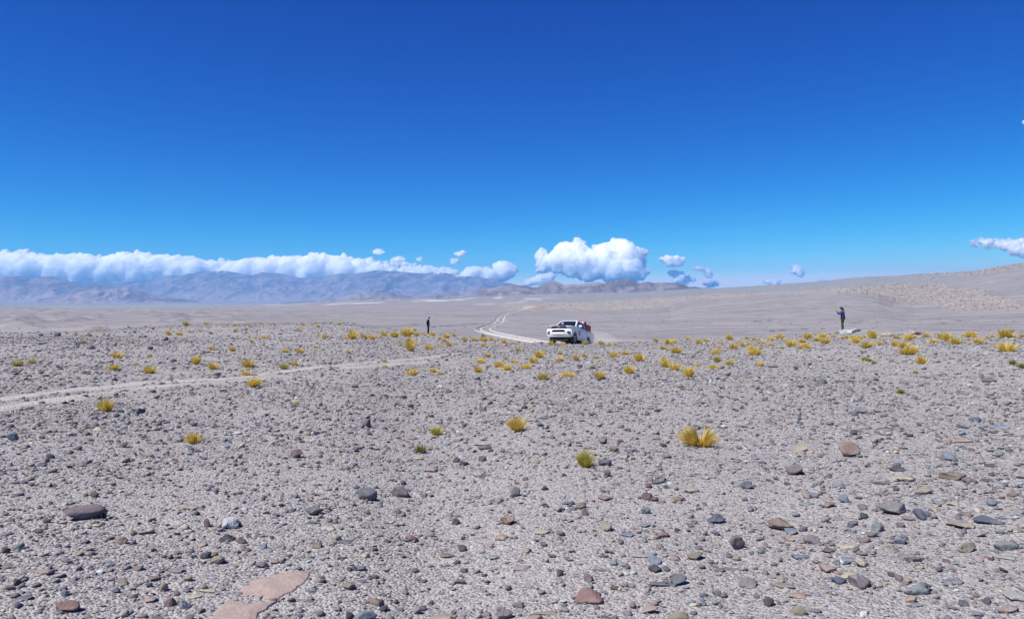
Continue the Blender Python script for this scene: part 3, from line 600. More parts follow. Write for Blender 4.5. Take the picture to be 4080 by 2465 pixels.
for k, r in enumerate(ROCKS):
    o = place_stone('stone' if r[2] < 60 else 'rock', *r[:6], seed=1000 + k)
    tag(o, r[6] or auto[k], 'rock', 'loose stones on the gravel slope')
# the white boulder under the photographer in blue
X, Y, Z = point(3389, 0, 56.0); Z = float(ground_z(X, Y))
v, f = stone_shape(77, 4, 10, 0.16)
W = 99 / F * Y; v = v * [W * 1.02, 0.62 * W, 0.56]; v[:, 2] += 0.10 * smooth((v[:, 0] + 0.5) / 1.0) + 0.06 * fbm(v[:, 0] * 3, v[:, 1] * 3, octs=2, seed=6)
v[:, 2] += float(point(0, 1309, 56.0)[2]) - Z - v[:, 2].max()
bo = link('boulder', mesh_np('boulder', v, f), stone_mat('white_boulder_stone', (0.62, 0.66, 0.64))); bo.location = (X, Y, Z); BOULDER = (X, Y, Z)
tag(bo, 'large white boulder on the crest at the feet of the person in blue', 'boulder')

# two flat slabs of pink clay level with the gravel, bottom left
def slab(pts, label, seed, th=0.007):
    pts = np.array(pts, float); c = pts.mean(0); out = []
    for a, b in zip(pts, np.roll(pts, -1, 0)):
        for t in np.linspace(0, 1, 7)[:-1]:
            q = a + (b - a) * t; out.append(q + 5 * np.array([vnoise(q[0] / 13, q[1] / 13, seed=seed), vnoise(q[0] / 13, q[1] / 13, seed=seed + 1) * 0.5]))
    X, Y, Z = on_ground(*np.array(out).T); n = len(X)
    cx, cy = X.mean(), Y.mean(); rings = []
    for s_, dz in ((1.03, -0.03), (1.0, th * 0.4), (0.965, th), (0.72, th + 0.004), (0.4, th + 0.008)):
        x_, y_ = cx + (X - cx) * s_, cy + (Y - cy) * s_
        rings.append(np.stack([x_, y_, ground_z(x_, y_) + dz + (0.006 * vnoise(x_ * 9, y_ * 9, seed=seed + 2) if dz > 0 else 0)], -1))
    v = np.vstack(rings + [[[cx, cy, float(ground_z(cx, cy)) + th + 0.008]]])
    me = bpy.data.meshes.new('clay_slab')
    fc = [tuple(q) for q in grid_faces(5, n, True)] + [(4 * n + i, 4 * n + (i + 1) % n, 5 * n) for i in range(n)]
    me.from_pydata([tuple(q) for q in v], [], fc); me.update()
    bm = bmesh.new(); bm.from_mesh(me); bmesh.ops.recalc_face_normals(bm, faces=bm.faces); bm.to_mesh(me); bm.free()
    big_rock_xy.append((cx, cy, 0.22))
    return tag(link('clay_slab', me, M_clay), label, 'clay slab')
m = Mat('pink_clay', 0.95, 0.1); o_ = m.pos()
m.color(m.ramp(m.noise(o_, 9, 7, 0.65), [(0.3, (0.255, 0.20, 0.178)), (0.55, (0.315, 0.25, 0.222)), (0.72, (0.355, 0.29, 0.26))])); m.bump(m.noise(o_, 38, 5, 0.6), 0.7, 0.012); M_clay = m.m
slab([(962,2350),(1000,2316),(1080,2296),(1180,2285),(1240,2280),(1226,2308),(1196,2335),(1120,2372),(1085,2384),(1010,2376),(945,2378)], 'upper flat slab of pink clay set in the gravel at bottom left', 301)
slab([(838,2465),(862,2428),(905,2396),(950,2388),(990,2404),(1075,2396),(1098,2392),(1060,2420),(1020,2440),(1000,2500),(830,2505)], 'lower flat slab of pink clay cut by the bottom edge', 302)

# ------------------------------------------------------------------ gravel: countless stones, instanced on points
protos = bpy.data.collections.new('gravel_shapes')
for k in range(10):
    v, f = stone_shape(400 + k, 2 if k < 5 else 1, 8, 0.08, 7 if k in (3, 8) else 0)
    me = mesh_np('gravel_piece', v, f); protos.objects.link(bpy.data.objects.new('gravel_piece', me))
m = Mat('gravel_stone', 0.92, 0.12)
ac = m.attr('tint', 'INSTANCER', 'Color'); n1 = m.noise(m.pos(), 60, 3, 0.6)
m.color(m.mix(1.0, ac, m.ramp(n1, [(0.3, 0.72), (0.7, 1.25)]), 'MULTIPLY')); m.bump(n1, 0.5, 0.008); M_grav = m.m
for o in protos.objects: o.data.materials.append(M_grav)
bands = [(3.9, 6.5, 1500, 0.016), (6.5, 10, 800, 0.021), (10, 16, 420, 0.028), (16, 26, 150, 0.042), (26, 42, 58, 0.050), (42, 118, 19, 0.058),
         (3.9, 9, 125, 0.037), (9, 18, 62, 0.050), (18, 40, 20, 0.068), (40, 118, 3.2, 0.09)]
P, S, T, RO, ID = [], [], [], [], []
pal_keys = ['slate', 'grey', 'plum', 'pale', 'tan', 'cream', 'rust', 'maroon', 'teal', 'black', 'pink', 'navy', 'blue', 'mauve', 'brown', 'white']
pw_left = np.array([.12, .14, .15, .16, .06, .05, .035, .06, .015, .05, .05, .03, .04, .08, .07, .02]); pw_right = np.array([.16, .14, .10, .16, .05, .05, .03, .04, .04, .04, .04, .05, .09, .07, .04, .03])
pal = np.array([dim(PAL[k][1], 0.70) for k in pal_keys])
br = np.array(big_rock_xy)
for r0, r1, dens, size in bands:
    half = math.atan((2040 + (1500 if r0 < 12 else 900)) / F); n = int(half * (r1 * r1 - r0 * r0) * dens)
    th = RNG.uniform(-half, half, n); r = np.sqrt(RNG.uniform(r0 * r0, r1 * r1, n))
    X, Y = r * np.sin(th), r * np.cos(th)
    keep = r < crest_of(th)[1] + 6
    keep &= fbm(X / 1.3, Y / 1.3, octs=3, seed=500) * 0.8 + 0.75 * fbm(X / 5.5, Y / 7.5, octs=3, seed=520) + RNG.uniform(-1, 1, n) * 0.75 > -0.42         # denser and barer patches
    for q in RUTS:
        d = np.full(n, 9.0)
        for a, b in zip(q[:-1], q[1:]):
            ab = b - a; t = np.clip(((X - a[0]) * ab[0] + (Y - a[1]) * ab[1]) / (ab @ ab), 0, 1)
            d = np.minimum(d, np.hypot(X - a[0] - t * ab[0], Y - a[1] - t * ab[1]))
        keep &= (d > 0.28) | (RNG.random(n) < 0.14)
    if size > 0.03:
        for bx, by, bw in br[br[:, 1] < r1 + 2]:
            keep &= np.hypot(X - bx, Y - by) > bw * 0.75
    else:
        for bx, by, bw in br[-2:]: keep &= (np.hypot((X - bx) / 1.4, (Y - by)) > bw * 0.92) | (RNG.random(n) < 0.2)
    X, Y = X[keep], Y[keep]; n = len(X)
    s = size * np.exp(RNG.normal(0, 0.38, n)); s = np.minimum(s, np.maximum(0.055, 0.0105 * np.hypot(X, Y)))
    coarse = (r0, r1) in ((3.9, 9), (9, 18), (18, 40), (40, 118))
    asp = RNG.uniform(0.55, 1.0, n); flat = RNG.uniform(0.26, 0.66, n) if coarse else RNG.uniform(0.16, 0.46, n)
    sc = np.stack([s, s * asp, s * flat], -1)
    Z = ground_z(X, Y) + sc[:, 2] * RNG.uniform(0.10, 0.42, n)
    wr = smooth((X / Y * F + CX - 1200) / 1800)[:, None]
    pr = pw_left * (1 - wr) + pw_right * wr; cum = np.cumsum(pr, 1); cum /= cum[:, -1:]
    ci = np.clip((RNG.random(n)[:, None] > cum).sum(1), 0, len(pal) - 1)
    c = pal[ci] * RNG.uniform(0.75, 1.2, n)[:, None]
    film = (np.clip(0.08 + 0.006 * np.hypot(X, Y), 0, 0.3) if coarse else np.clip(0.42 + 0.012 * np.hypot(X, Y), 0, 0.68))[:, None]
    if coarse: c = c * 0.96
    c = c * (1 - film) + film * np.array([0.322, 0.305, 0.308])              # a film of the local dust on all of them
    P.append(np.stack([X, Y, Z], -1)); S.append(sc); T.append(np.concatenate([c, np.ones((n, 1))], 1)); ID.append(RNG.integers(0, 10, n))
    RO.append(np.stack([RNG.normal(0, 0.30 if coarse else 0.16, n), RNG.normal(0, 0.30 if coarse else 0.16, n), RNG.uniform(0, 6.283, n)], -1))
P, S, T, RO, ID = (np.concatenate(q) for q in (P, S, T, RO, ID))
gme = bpy.data.meshes.new('gravel'); gme.vertices.add(len(P)); gme.vertices.foreach_set('co', P.astype(np.float32).ravel())
set_attr(gme, 'size', S.astype(np.float32), 'FLOAT_VECTOR'); set_attr(gme, 'turn', RO.astype(np.float32), 'FLOAT_VECTOR')
set_attr(gme, 'tint', T.astype(np.float32), 'FLOAT_COLOR'); set_attr(gme, 'pick', ID.astype(np.int32), 'INT')
gravel = tag(link('gravel', gme), kind='stuff')
gt = bpy.data.node_groups.new('scatter_gravel', 'GeometryNodeTree')
gt.interface.new_socket('Geometry', in_out='INPUT', socket_type='NodeSocketGeometry'); gt.interface.new_socket('Geometry', in_out='OUTPUT', socket_type='NodeSocketGeometry')
N = gt.nodes.new; gi, go = N('NodeGroupInput'), N('NodeGroupOutput'); iop = N('GeometryNodeInstanceOnPoints'); ci = N('GeometryNodeCollectionInfo')
ci.inputs['Collection'].default_value = protos; ci.inputs['Separate Children'].default_value = True; ci.inputs['Reset Children'].default_value = True
iop.inputs['Pick Instance'].default_value = True
def named(nm, dt):
    a = N('GeometryNodeInputNamedAttribute'); a.data_type = dt; a.inputs['Name'].default_value = nm; return a.outputs['Attribute']
e2r = N('FunctionNodeEulerToRotation'); L = gt.links.new
L(gi.outputs[0], iop.inputs['Points']); L(ci.outputs[0], iop.inputs['Instance']); L(named('pick', 'INT'), iop.inputs['Instance Index'])
L(named('turn', 'FLOAT_VECTOR'), e2r.inputs[0]); L(e2r.outputs[0], iop.inputs['Rotation']); L(named('size', 'FLOAT_VECTOR'), iop.inputs['Scale']); L(iop.outputs[0], go.inputs[0])
gravel.modifiers.new('scatter', 'NODES').node_group = gt

# blocks of pumice lying on the pale outcrops of the hill, and odd dark stones out on the plain
pm_ = np.empty(len(plain_me.vertices), np.float32); plain_me.attributes['pumice'].data.foreach_get('value', pm_)
pc_ = np.empty(len(plain_me.vertices) * 3, np.float32); plain_me.vertices.foreach_get('co', pc_); pc_ = pc_.reshape(-1, 3)
rr_ = np.hypot(pc_[:, 0], pc_[:, 1]); wgt = pm_ * rr_ ** 1.1 * (rr_ < 1900) * np.interp(pc_[:, 0] / np.maximum(pc_[:, 1], 1) * F + CX, [3250, 3500], [0.13, 1.0]); wgt /= wgt.sum()
pk = RNG.choice(len(pc_), 16000, p=wgt); w2 = (rr_ > 150) * (rr_ < 900) * rr_ ** 1.0; w2 = w2 / w2.sum(); pk2 = RNG.choice(len(pc_), 1500, p=w2)
bp = np.concatenate([pc_[pk], pc_[pk2]]); nb = len(bp); rr = np.hypot(bp[:, 0], bp[:, 1])
bp[:, 0] += RNG.normal(0, 1, nb) * rr * 0.0035; bp[:, 1] += RNG.normal(0, 1, nb) * rr * 0.012; bp[:, 2] = plain_z(bp[:, 0], bp[:, 1])
s = np.concatenate([RNG.uniform(0.6, 2.2, len(pk)) * (rr[:len(pk)] / 900) ** 0.6, RNG.uniform(0.25, 0.9, len(pk2))]); sc = np.stack([s, s * RNG.uniform(0.6, 1.1, nb), s * RNG.uniform(0.16, 0.42, nb)], -1)
tc_ = np.concatenate([np.array([0.285, 0.255, 0.235]) * RNG.uniform(0.7, 1.2, len(pk))[:, None], np.array([0.12, 0.11, 0.11]) * RNG.uniform(0.5, 1.4, len(pk2))[:, None]])
def scatter(name, P_, S_, R_, T_c, I_):
    me_ = bpy.data.meshes.new(name); me_.vertices.add(len(P_)); me_.vertices.foreach_set('co', P_.astype(np.float32).ravel())
    set_attr(me_, 'size', S_.astype(np.float32), 'FLOAT_VECTOR'); set_attr(me_, 'turn', R_.astype(np.float32), 'FLOAT_VECTOR')
    set_attr(me_, 'tint', np.concatenate([T_c, np.ones((len(T_c), 1))], 1).astype(np.float32), 'FLOAT_COLOR'); set_attr(me_, 'pick', I_.astype(np.int32), 'INT')
    o_s = tag(link(name, me_), kind='stuff'); o_s.modifiers.new('scatter', 'NODES').node_group = gt; return o_s
RB = np.stack([RNG.normal(0, 0.3, nb), RNG.normal(0, 0.3, nb), RNG.uniform(0, 6.28, nb)], -1); IB = RNG.integers(5, 10, nb)
np1 = len(pk)
scatter('pumice_blocks', bp[:np1], sc[:np1], RB[:np1], tc_[:np1], IB[:np1]); scatter('plain_stones', bp[np1:], sc[np1:], RB[np1:], tc_[np1:], IB[np1:])
# ------------------------------------------------------------------ grass tussocks
def blades_mesh(name, seed, n, lean=1.0, droop=0.5, bw=0.011, height=0.62, gap=0.0, lean_x=0.0, base_r=0.16):
    """a tussock about one unit wide: curved tapering blades out of one base"""
    rg = np.random.default_rng(seed)
    az = rg.uniform(0, 2 * math.pi, n); rad = np.sqrt(rg.uniform(0, 1, n))
    cl = rg.integers(0, 9, n); caz = rg.uniform(0, 6.28, 9); az = az * 0.75 + 0.25 * caz[cl]                # blades gather in sheaves
    bx, by = rad * base_r * np.cos(az), rad * base_r * np.sin(az)
    tilt = np.clip(lean * (0.12 + 0.85 * rad ** 1.3) + rg.normal(0, 0.13, n), 0.02, 1.45)
    L = height * rg.uniform(0.55, 1.08, n) * (1.0 - 0.12 * rad)
    if gap:
        side = np.sign(np.cos(az)); tilt = np.where(np.abs(np.cos(az)) > 0.25, np.maximum(tilt, 0.30), tilt)
        bx += side * gap; L = np.where(np.abs(np.cos(az)) < 0.45, L * 0.45, L)
    dx, dy = np.cos(az), np.sin(az)
    K = 5; pts = []
    p = np.stack([bx, by, np.zeros(n)], -1); t = tilt.copy()
    for k in range(K):
        pts.append(p.copy())
        st = L / (K - 1)
        d = np.stack([np.sin(t) * dx + lean_x * 0.35 * k / K, np.sin(t) * dy, np.cos(t)], -1); d /= np.linalg.norm(d, axis=1)[:, None]
        p = p + d * st[:, None]; t = t + droop * rg.uniform(0.0, 0.35, n) * (0.4 + k * 0.35)
    pts = np.stack(pts, 1)                                                      # n, K, 3
    fa = rg.uniform(0, 6.28, n); wv = np.stack([np.cos(fa), np.sin(fa), np.zeros(n)], -1)
    wd = bw * np.array([0.8, 1.0, 0.85, 0.55, 0.08])
    Lf = pts - wv[:, None, :] * wd[None, :, None]; Rt = pts + wv[:, None, :] * wd[None, :, None]
    v = np.stack([Lf, Rt], 2).reshape(-1, 3)
    v[:, 2] = np.maximum(v[:, 2], -0.02)
    i = np.arange(n)[:, None] * (2 * K) + np.arange(K - 1)[None] * 2
    f = np.stack([i, i + 1, i + 3, i + 2], -1).reshape(-1, 4)
    me = mesh_np(name, v, f, True)
    set_attr(me, 'along', np.tile(np.repeat(np.linspace(0, 1, K), 2), n).astype(np.float32))
    set_attr(me, 'straw', np.repeat(rg.uniform(0, 1, n), 2 * K).astype(np.float32))
    return me
def grass_mat(name, base, mid, tip, dry):
    base, mid, tip, dry = (dim(c_, 0.95) for c_ in (base, mid, tip, dry))
    m = Mat(name, 0.65, 0.25)
    c = m.ramp(m.attr('along'), [(0.0, base), (0.4, mid), (1.0, tip)])
    c = m.mix(m.ramp(m.attr('straw'), [(0.55, 0.0), (0.8, 0.8), (1.0, 1.0)]), c, dry)
    m.color(c)
    tr = m.node('ShaderNodeBsdfTranslucent'); m.l.new(c, tr.inputs[0]); ms = m.node('ShaderNodeMixShader'); ms.inputs[0].default_value = 0.30
    m.l.new(m.b.outputs[0], ms.inputs[1]); m.l.new(tr.outputs[0], ms.inputs[2]); m.l.new(ms.outputs[0], m.out.inputs[0])
    return m.m
GM = {'g': grass_mat('golden_grass', (0.58, 0.33, 0.07), (0.62, 0.43, 0.035), (0.60, 0.47, 0.09), (0.78, 0.62, 0.24)),
      'o': grass_mat('olive_grass', (0.44, 0.30, 0.07), (0.42, 0.36, 0.045), (0.45, 0.42, 0.08), (0.65, 0.52, 0.18)),
      'v': grass_mat('green_grass', (0.26, 0.20, 0.06), (0.16, 0.21, 0.03), (0.20, 0.26, 0.05), (0.40, 0.33, 0.10)),
      'y': grass_mat('pale_straw_grass', (0.60, 0.46, 0.17), (0.62, 0.50, 0.20), (0.66, 0.55, 0.27), (0.70, 0.60, 0.36)),
      'd': grass_mat('dry_brown_grass', (0.22, 0.15, 0.07), (0.22, 0.16, 0.06), (0.25, 0.19, 0.09), (0.35, 0.27, 0.14))}
KIND = {'g': 'golden', 'o': 'olive-yellow', 'v': 'green', 'y': 'pale straw', 'd': 'dry brown'}
# (photo x, y of the foot, width, kind)
T_ = """66,1460,36,o 125,1442,23,o 466,1428,35,g 596,1424,19,o 544,1457,19,o 446,1478,37,g 596,1490,40,g 776,1459,35,g 849,1480,36,g 990,1471,52,g 977,1496,32,g 1005,1546,62,g 845,1393,23,g 925,1395,23,g
422,1643,62,g 768,1773,64,g 337,1370,22,o 298,1339,16,o 673,1335,22,g 714,1335,22,g 530,1368,12,d 563,1376,9,d 741,1297,20,o 513,1308,9,d 580,1304,8,d 822,1293,18,o 756,1326,14,g 797,1320,12,g 907,1300,10,g 938,1301,14,g 975,1297,13,g
990,1297,10,g 938,1318,12,g 1004,1364,16,g 981,1326,9,g 836,1324,10,g 388,1324,12,g 677,1312,9,g 1047,1344,24,g 1068,1347,13,g 1119,1360,12,g 1132,1400,24,g 1194,1400,28,g 1219,1393,12,y 1217,1415,10,v 1260,1384,18,g 1175,1463,30,g 1130,1478,27,o
1320,1480,19,d 1388,1404,16,y 1528,1445,20,y 1534,1468,18,y 1639,1494,48,g 1722,1477,27,g 1753,1484,25,g 1633,1372,30,g 1637,1397,36,g 1660,1378,18,g 1709,1393,32,g 1755,1382,17,g 1791,1379,23,g 1614,1384,14,g 1582,1373,11,g 1407,1339,28,g 1405,1353,34,g
1450,1347,25,g 1409,1368,13,y 1477,1351,28,g 1531,1340,24,g 1513,1344,16,g 1486,1361,12,g 1571,1343,30,g 1620,1340,40,g 1612,1327,18,g 1657,1338,24,g 1637,1321,16,g 1722,1338,22,g 1690,1338,14,g 1780,1346,26,g 1767,1362,20,g 1811,1340,15,g 1755,1350,14,g
1852,1362,20,g 1891,1362,22,g 1927,1364,25,g 1925,1378,18,g 1962,1360,24,g 1989,1357,12,g 2011,1370,26,g 1297,1347,26,g 1378,1353,15,g 1268,1336,12,g 1192,1318,12,g 1264,1304,18,g 1208,1300,12,g 1353,1296,12,g 1289,1289,10,d 1318,1288,8,d 1039,1290,10,g
1095,1297,10,g 1074,1293,9,g 1943,1424,24,g 1914,1445,32,g 1906,1478,32,g 1989,1459,46,g 2014,1469,38,g 2014,1432,13,o 1175,1612,25,y 1740,1738,52,o 1675,1805,34,v 1620,1422,12,y 1709,1440,10,o 2066,1400,19,g 2048,1442,22,g 2094,1463,38,g 2125,1444,30,g
2135,1411,13,g 2152,1426,36,g 2164,1414,18,g 2230,1438,29,g 2235,1416,17,g 2297,1436,24,g 2330,1422,20,g 2373,1428,17,g 2392,1438,14,o 2261,1492,54,g 2363,1459,18,v 2164,1505,38,o 2388,1503,34,g 2511,1483,42,g 2549,1433,43,g 2444,1422,28,g 2463,1409,18,g
2491,1413,26,g 2657,1457,38,g 2688,1469,35,g 2645,1434,30,g 2743,1498,49,g 2778,1451,22,g 2849,1463,36,g 2858,1434,26,o 2853,1407,29,g 2870,1395,18,g 2907,1449,28,g 2932,1436,12,y 3029,1451,26,g 3009,1411,44,g 2992,1394,30,g 2926,1389,29,g 2694,1403,38,g
2644,1389,20,o 2789,1399,13,y 2601,1386,9,o 2396,1373,22,g 2429,1380,20,g 2452,1374,11,g 2478,1366,9,g 2523,1368,13,g 2552,1366,13,g 2614,1363,17,g 2665,1369,34,g 2686,1364,22,g 2740,1355,18,g 2752,1373,16,y 2789,1368,28,g 2815,1362,17,g 2871,1367,17,g
2850,1374,14,g 2909,1356,28,g 2944,1367,19,g 2978,1354,15,g 2982,1373,18,g 3007,1356,18,g 3033,1368,26,g 2961,1379,20,y 3036,1379,14,y 2197,1378,22,g 2219,1378,15,g 2243,1377,18,g 2330,1374,20,o 2046,1373,16,g 2065,1369,14,g 3070,1358,25,g 3070,1376,22,g
3105,1351,30,g 3157,1378,36,g 3139,1368,18,g 3118,1389,12,o 3207,1389,44,g 3219,1349,34,g 3257,1360,30,g 3197,1364,28,g 3288,1373,33,g 3275,1347,30,g 3298,1353,14,g 3319,1345,20,g 3360,1351,17,g 3375,1349,18,g 3406,1368,34,g 3404,1349,24,g 3453,1387,38,g
3428,1353,15,g 3447,1347,12,g 3482,1350,34,g 3499,1372,26,g 3524,1358,15,g 3571,1382,30,g 3606,1387,46,g 3617,1412,76,g 3679,1447,48,g 3619,1356,30,g 3644,1347,17,g 3573,1349,24,g 3716,1371,35,g 3693,1345,30,y 3760,1353,46,g 3780,1366,34,g 3809,1374,37,g
3834,1341,14,g 3871,1345,38,g 3896,1373,39,g 3841,1370,12,o 4016,1402,68,g 4004,1349,50,g 4037,1348,28,g 4037,1324,20,o 3958,1344,18,g 3933,1347,12,g 4076,1345,20,g 3449,1432,27,o 3468,1436,14,v 3485,1448,16,v 3650,1484,18,o 4041,1457,28,v 4074,1471,30,v 3246,1521,16,v 3588,1573,28,v 3660,1331,14,y"""
TUFTS = [tuple(float(q) if k < 3 else q for k, q in enumerate(t.split(','))) for t in T_.split()]
bank = {}
for kd in GM:
    bank[kd] = []
    for k in range(7):
        me = blades_mesh('grass_tussock', 900 + k * 7 + ord(kd), 260, lean=(0.75, 0.9, 1.05, 0.8, 0.95, 0.7, 1.0)[k], droop=(0.35, 0.6, 0.5, 0.25, 0.7, 0.4, 0.5)[k], bw=0.0155, height=(0.70, 0.62, 0.58, 0.74, 0.6, 0.8, 0.62)[k], lean_x=(0, 0.3, -0.2, 0.1, 0, -0.3, 0.25)[k])
        me.materials.append(GM[kd]); bank[kd].append(me)
size_word = lambda w: 'tiny' if w < 14 else 'small' if w < 26 else 'medium' if w < 45 else 'large'
tl = describe([(x, y, f'{size_word(w)} {KIND[kd]}') for x, y, w, kd in TUFTS], 'grass tussock')
LT = {(1005, 1546): 'large golden grass tussock growing beside the pale wheel tracks', (422, 1643): 'golden grass tussock left of the dark blocky rock on the left slope', (768, 1773): 'round golden grass tussock standing alone on the lower left slope',
      (1740, 1738): 'olive-yellow rounded grass tussock alone left of the leaning golden one', (1675, 1805): 'low green tuft of grass above a flat cream stone', (3617, 1412): 'widest golden grass tussock of the dense clump on the right',
      (3679, 1447): 'golden grass tussock standing just below the dense right-hand clump', (4016, 1402): 'large upright golden grass tussock near the right edge', (4074, 1471): 'bright green grass tussock cut by the right edge', (1175, 1612): 'pale straw grass tuft alone on the left middle slope',
      (2261, 1492): 'large golden grass tussock with upright blades right below the pickup truck', (2743, 1498): 'large golden grass tussock with outward spread blades, lowest of the upper field', (4041, 1457): 'small dark green tuft of grass near the right edge'}
def put_tuft(me, x, y, w, label, rz=None, sz=1.0, grow=1.42):
    X, Y, Z = (float(q) for q in on_ground(x, y)); W = w / F * Y
    o = bpy.data.objects.new('grass_tussock', me); C.objects.link(o)
    o.location = (X, Y + 0.05 * W, Z - 0.01); o.rotation_euler = (0, 0, RNG.uniform(0, 6.28) if rz is None else rz); s = W * (grow if grow < 1.3 else 1.55 if w < 45 else 1.3); o.scale = (s, s, s * sz)
    tag(o, label, 'grass tuft', 'grass tussocks on the stony slope'); return o
for k, (x, y, w, kd) in enumerate(TUFTS):
    put_tuft(bank[kd][RNG.integers(7)], x, y, w, LT.get((int(x), int(y))) or tl[k], None, RNG.uniform(0.75, 1.15))
def special(seed, kd, x, y, w, label, **kw):
    me = blades_mesh('grass_tussock', seed, **kw); me.materials.append(GM[kd]); return put_tuft(me, x, y, w, label, 0.0, 1.0, 1.10)
special(31, 'g', 2793, 1776, 150, 'large golden tussock forked into two sprays with a gap between', n=1800, lean=1.1, droop=0.30, bw=0.0055, height=0.62, gap=0.03, base_r=0.13)
special(32, 'g', 2064, 1724, 82, 'golden grass tussock leaning left with a dark shaded right side', n=800, lean=0.72, droop=0.45, bw=0.0075, height=0.80, lean_x=-0.7)
special(33, 'o', 2338, 1866, 80, 'olive green tussock with brown seed stalks in the centre foreground', n=650, lean=0.72, droop=0.30, bw=0.009, height=0.90)
# ------------------------------------------------------------------ clouds far behind the ranges
def cloud_core():
    m = Mat('cloud_core', 1.0, 0.0); m.color((0.97, 0.97, 0.975))
    m.b.inputs['Subsurface Weight'].default_value = 1.0; m.b.inputs['Subsurface Radius'].default_value = (1, 1, 1); m.b.inputs['Subsurface Scale'].default_value = 700.0
    return m.m
def cloud_edge(name, density):
    m = bpy.data.materials.new(name); m.use_nodes = True; t = m.node_tree; t.nodes.remove(t.nodes['Principled BSDF'])
    p = t.nodes.new('ShaderNodeVolumePrincipled'); p.inputs['Color'].default_value = (1, 1, 1, 1); p.inputs['Density'].default_value = density; p.inputs['Anisotropy'].default_value = 0.0
    t.links.new(p.outputs[0], t.nodes['Material Output'].inputs['Volume']); return m
def inside(poly, x, y):
    n = len(poly); r = np.zeros(len(x), bool); j = n - 1
    for i in range(n):
        xi, yi = poly[i]; xj, yj = poly[j]
        r ^= ((yi > y) != (yj > y)) & (x < (xj - xi) * (y - yi) / (yj - yi + 1e-12) + xi); j = i
    return r
def edge_dist(poly, x, y):
    d = np.full(len(x), 1e9); P_ = np.array(poly, float)
    for a, b in zip(P_, np.roll(P_, -1, 0)):
        ab = b - a; t = np.clip(((x - a[0]) * ab[0] + (y - a[1]) * ab[1]) / (ab @ ab + 1e-9), 0, 1)
        d = np.minimum(d, np.hypot(x - a[0] - t * ab[0], y - a[1] - t * ab[1]))
    return d
def cloud(poly, depth, mat, label, seed, n=260, rmax=34, rmin=5, vox=2.6, puff=5.0, group=None, soft=2.2, core=True, thin=0.0):
    rg = np.random.default_rng(seed); A = np.array(poly, float); lo, hi = A.min(0), A.max(0)
    x = rg.uniform(lo[0], hi[0], n * 12); y = rg.uniform(lo[1], hi[1], n * 12)
    k = inside(A, x, y); x, y = x[k], y[k]; d = edge_dist(A, x, y)
    o = np.argsort(-np.minimum(d, rmax) + rg.uniform(0, rmax * 0.9, len(d)))[:n]
    x, y, d = x[o], y[o], d[o]; r = np.clip(d, rmin, rmax) * rg.uniform(0.8, 1.05, len(d))
    kx = rg.uniform(lo[0], hi[0], n * 8); ky = rg.uniform(lo[1], hi[1], n * 8); q_ = inside(A, kx, ky); kx, ky = kx[q_], ky[q_]; kd = edge_dist(A, kx, ky)
    rim = kd < rmax * 0.35; rim_i = np.flatnonzero(rim)[:int(n * 0.9)]; mid_i = np.flatnonzero(~rim)[:int(n * 0.6)]          # small puffs round the rim, bulges on the face
    off0 = rg.normal(0, 0.45, len(x)) * np.minimum(d * 1.2, rmax)
    x = np.concatenate([x, kx[rim_i], kx[mid_i]]); y = np.concatenate([y, ky[rim_i], ky[mid_i]])
    r = np.concatenate([r, rg.uniform(0.7, 1.9, len(rim_i)) * rmin, rg.uniform(0.18, 0.5, len(mid_i)) * rmax])
    off0 = np.concatenate([off0, rg.normal(0, 0.6, len(rim_i)) * rmax * 0.4, -np.minimum(kd[mid_i], rmax) * rg.uniform(0.75, 1.1, len(mid_i))])
    off0 = off0 - 1.2 * np.clip(y - lo[1], 0, 160)                              # the mass leans back as it rises, so its face catches the sun
    ppm = depth / F                                                           # metres per photo pixel there
    v0, f0 = ico(2); vs_, fs_ = [], []
    for q in range(len(x)):
        off = off0[q]
        c = np.array([(x[q] - CX) * ppm, depth + off * ppm, EYE + (YH - y[q]) * ppm])
        vs_.append(v0 * r[q] * ppm + c); fs_.append(f0 + len(v0) * q)
    me = mesh_np('cloud', np.vstack(vs_), np.vstack(fs_)); ob = bpy.data.objects.new('cloud', me); C.objects.link(ob)
    md = ob.modifiers.new('r', 'REMESH'); md.mode = 'VOXEL'; md.voxel_size = vox * ppm
    sm = ob.modifiers.new('s', 'SMOOTH'); sm.iterations = 2
    dg = bpy.context.evaluated_depsgraph_get(); m2 = bpy.data.meshes.new_from_object(ob.evaluated_get(dg)); ob.modifiers.clear(); ob.data = m2; bpy.data.meshes.remove(me)
    nv = len(m2.vertices); co = np.empty(nv * 3, np.float32); m2.vertices.foreach_get('co', co); co = co.reshape(-1, 3)
    no = np.empty(nv * 3, np.float32); m2.vertex_normals.foreach_get('vector', no); no = no.reshape(-1, 3)
    q = co / ppm; h = np.zeros(nv)
    for wl_, a in ((46, 0.8), (20, 0.65), (9, 0.35)):
        h += a * (0.55 - 1.5 * np.abs(vnoise(q[:, 0] / wl_ + seed, q[:, 1] / wl_, q[:, 2] / wl_, seed=seed)))
    h *= 0.55 + 0.9 * smooth(vnoise(q[:, 0] / 70, q[:, 1] / 70, q[:, 2] / 70, seed=seed + 3) + 0.5)
    frag = fbm(q[:, 0] / 11, q[:, 1] / 11, q[:, 2] / 11, octs=3, seed=seed + 8)
    nf_ = len(m2.polygons); lt = np.empty(nf_, np.int32); m2.polygons.foreach_get('loop_total', lt)
    lv = np.empty(len(m2.loops), np.int32); m2.loops.foreach_get('vertex_index', lv); quads = lv.reshape(-1, 4) if np.all(lt == 4) else None
    if quads is None:
        m2.calc_loop_triangles(); quads = np.empty(len(m2.loop_triangles) * 3, np.int32); m2.loop_triangles.foreach_get('vertices', quads); quads = quads.reshape(-1, 3)
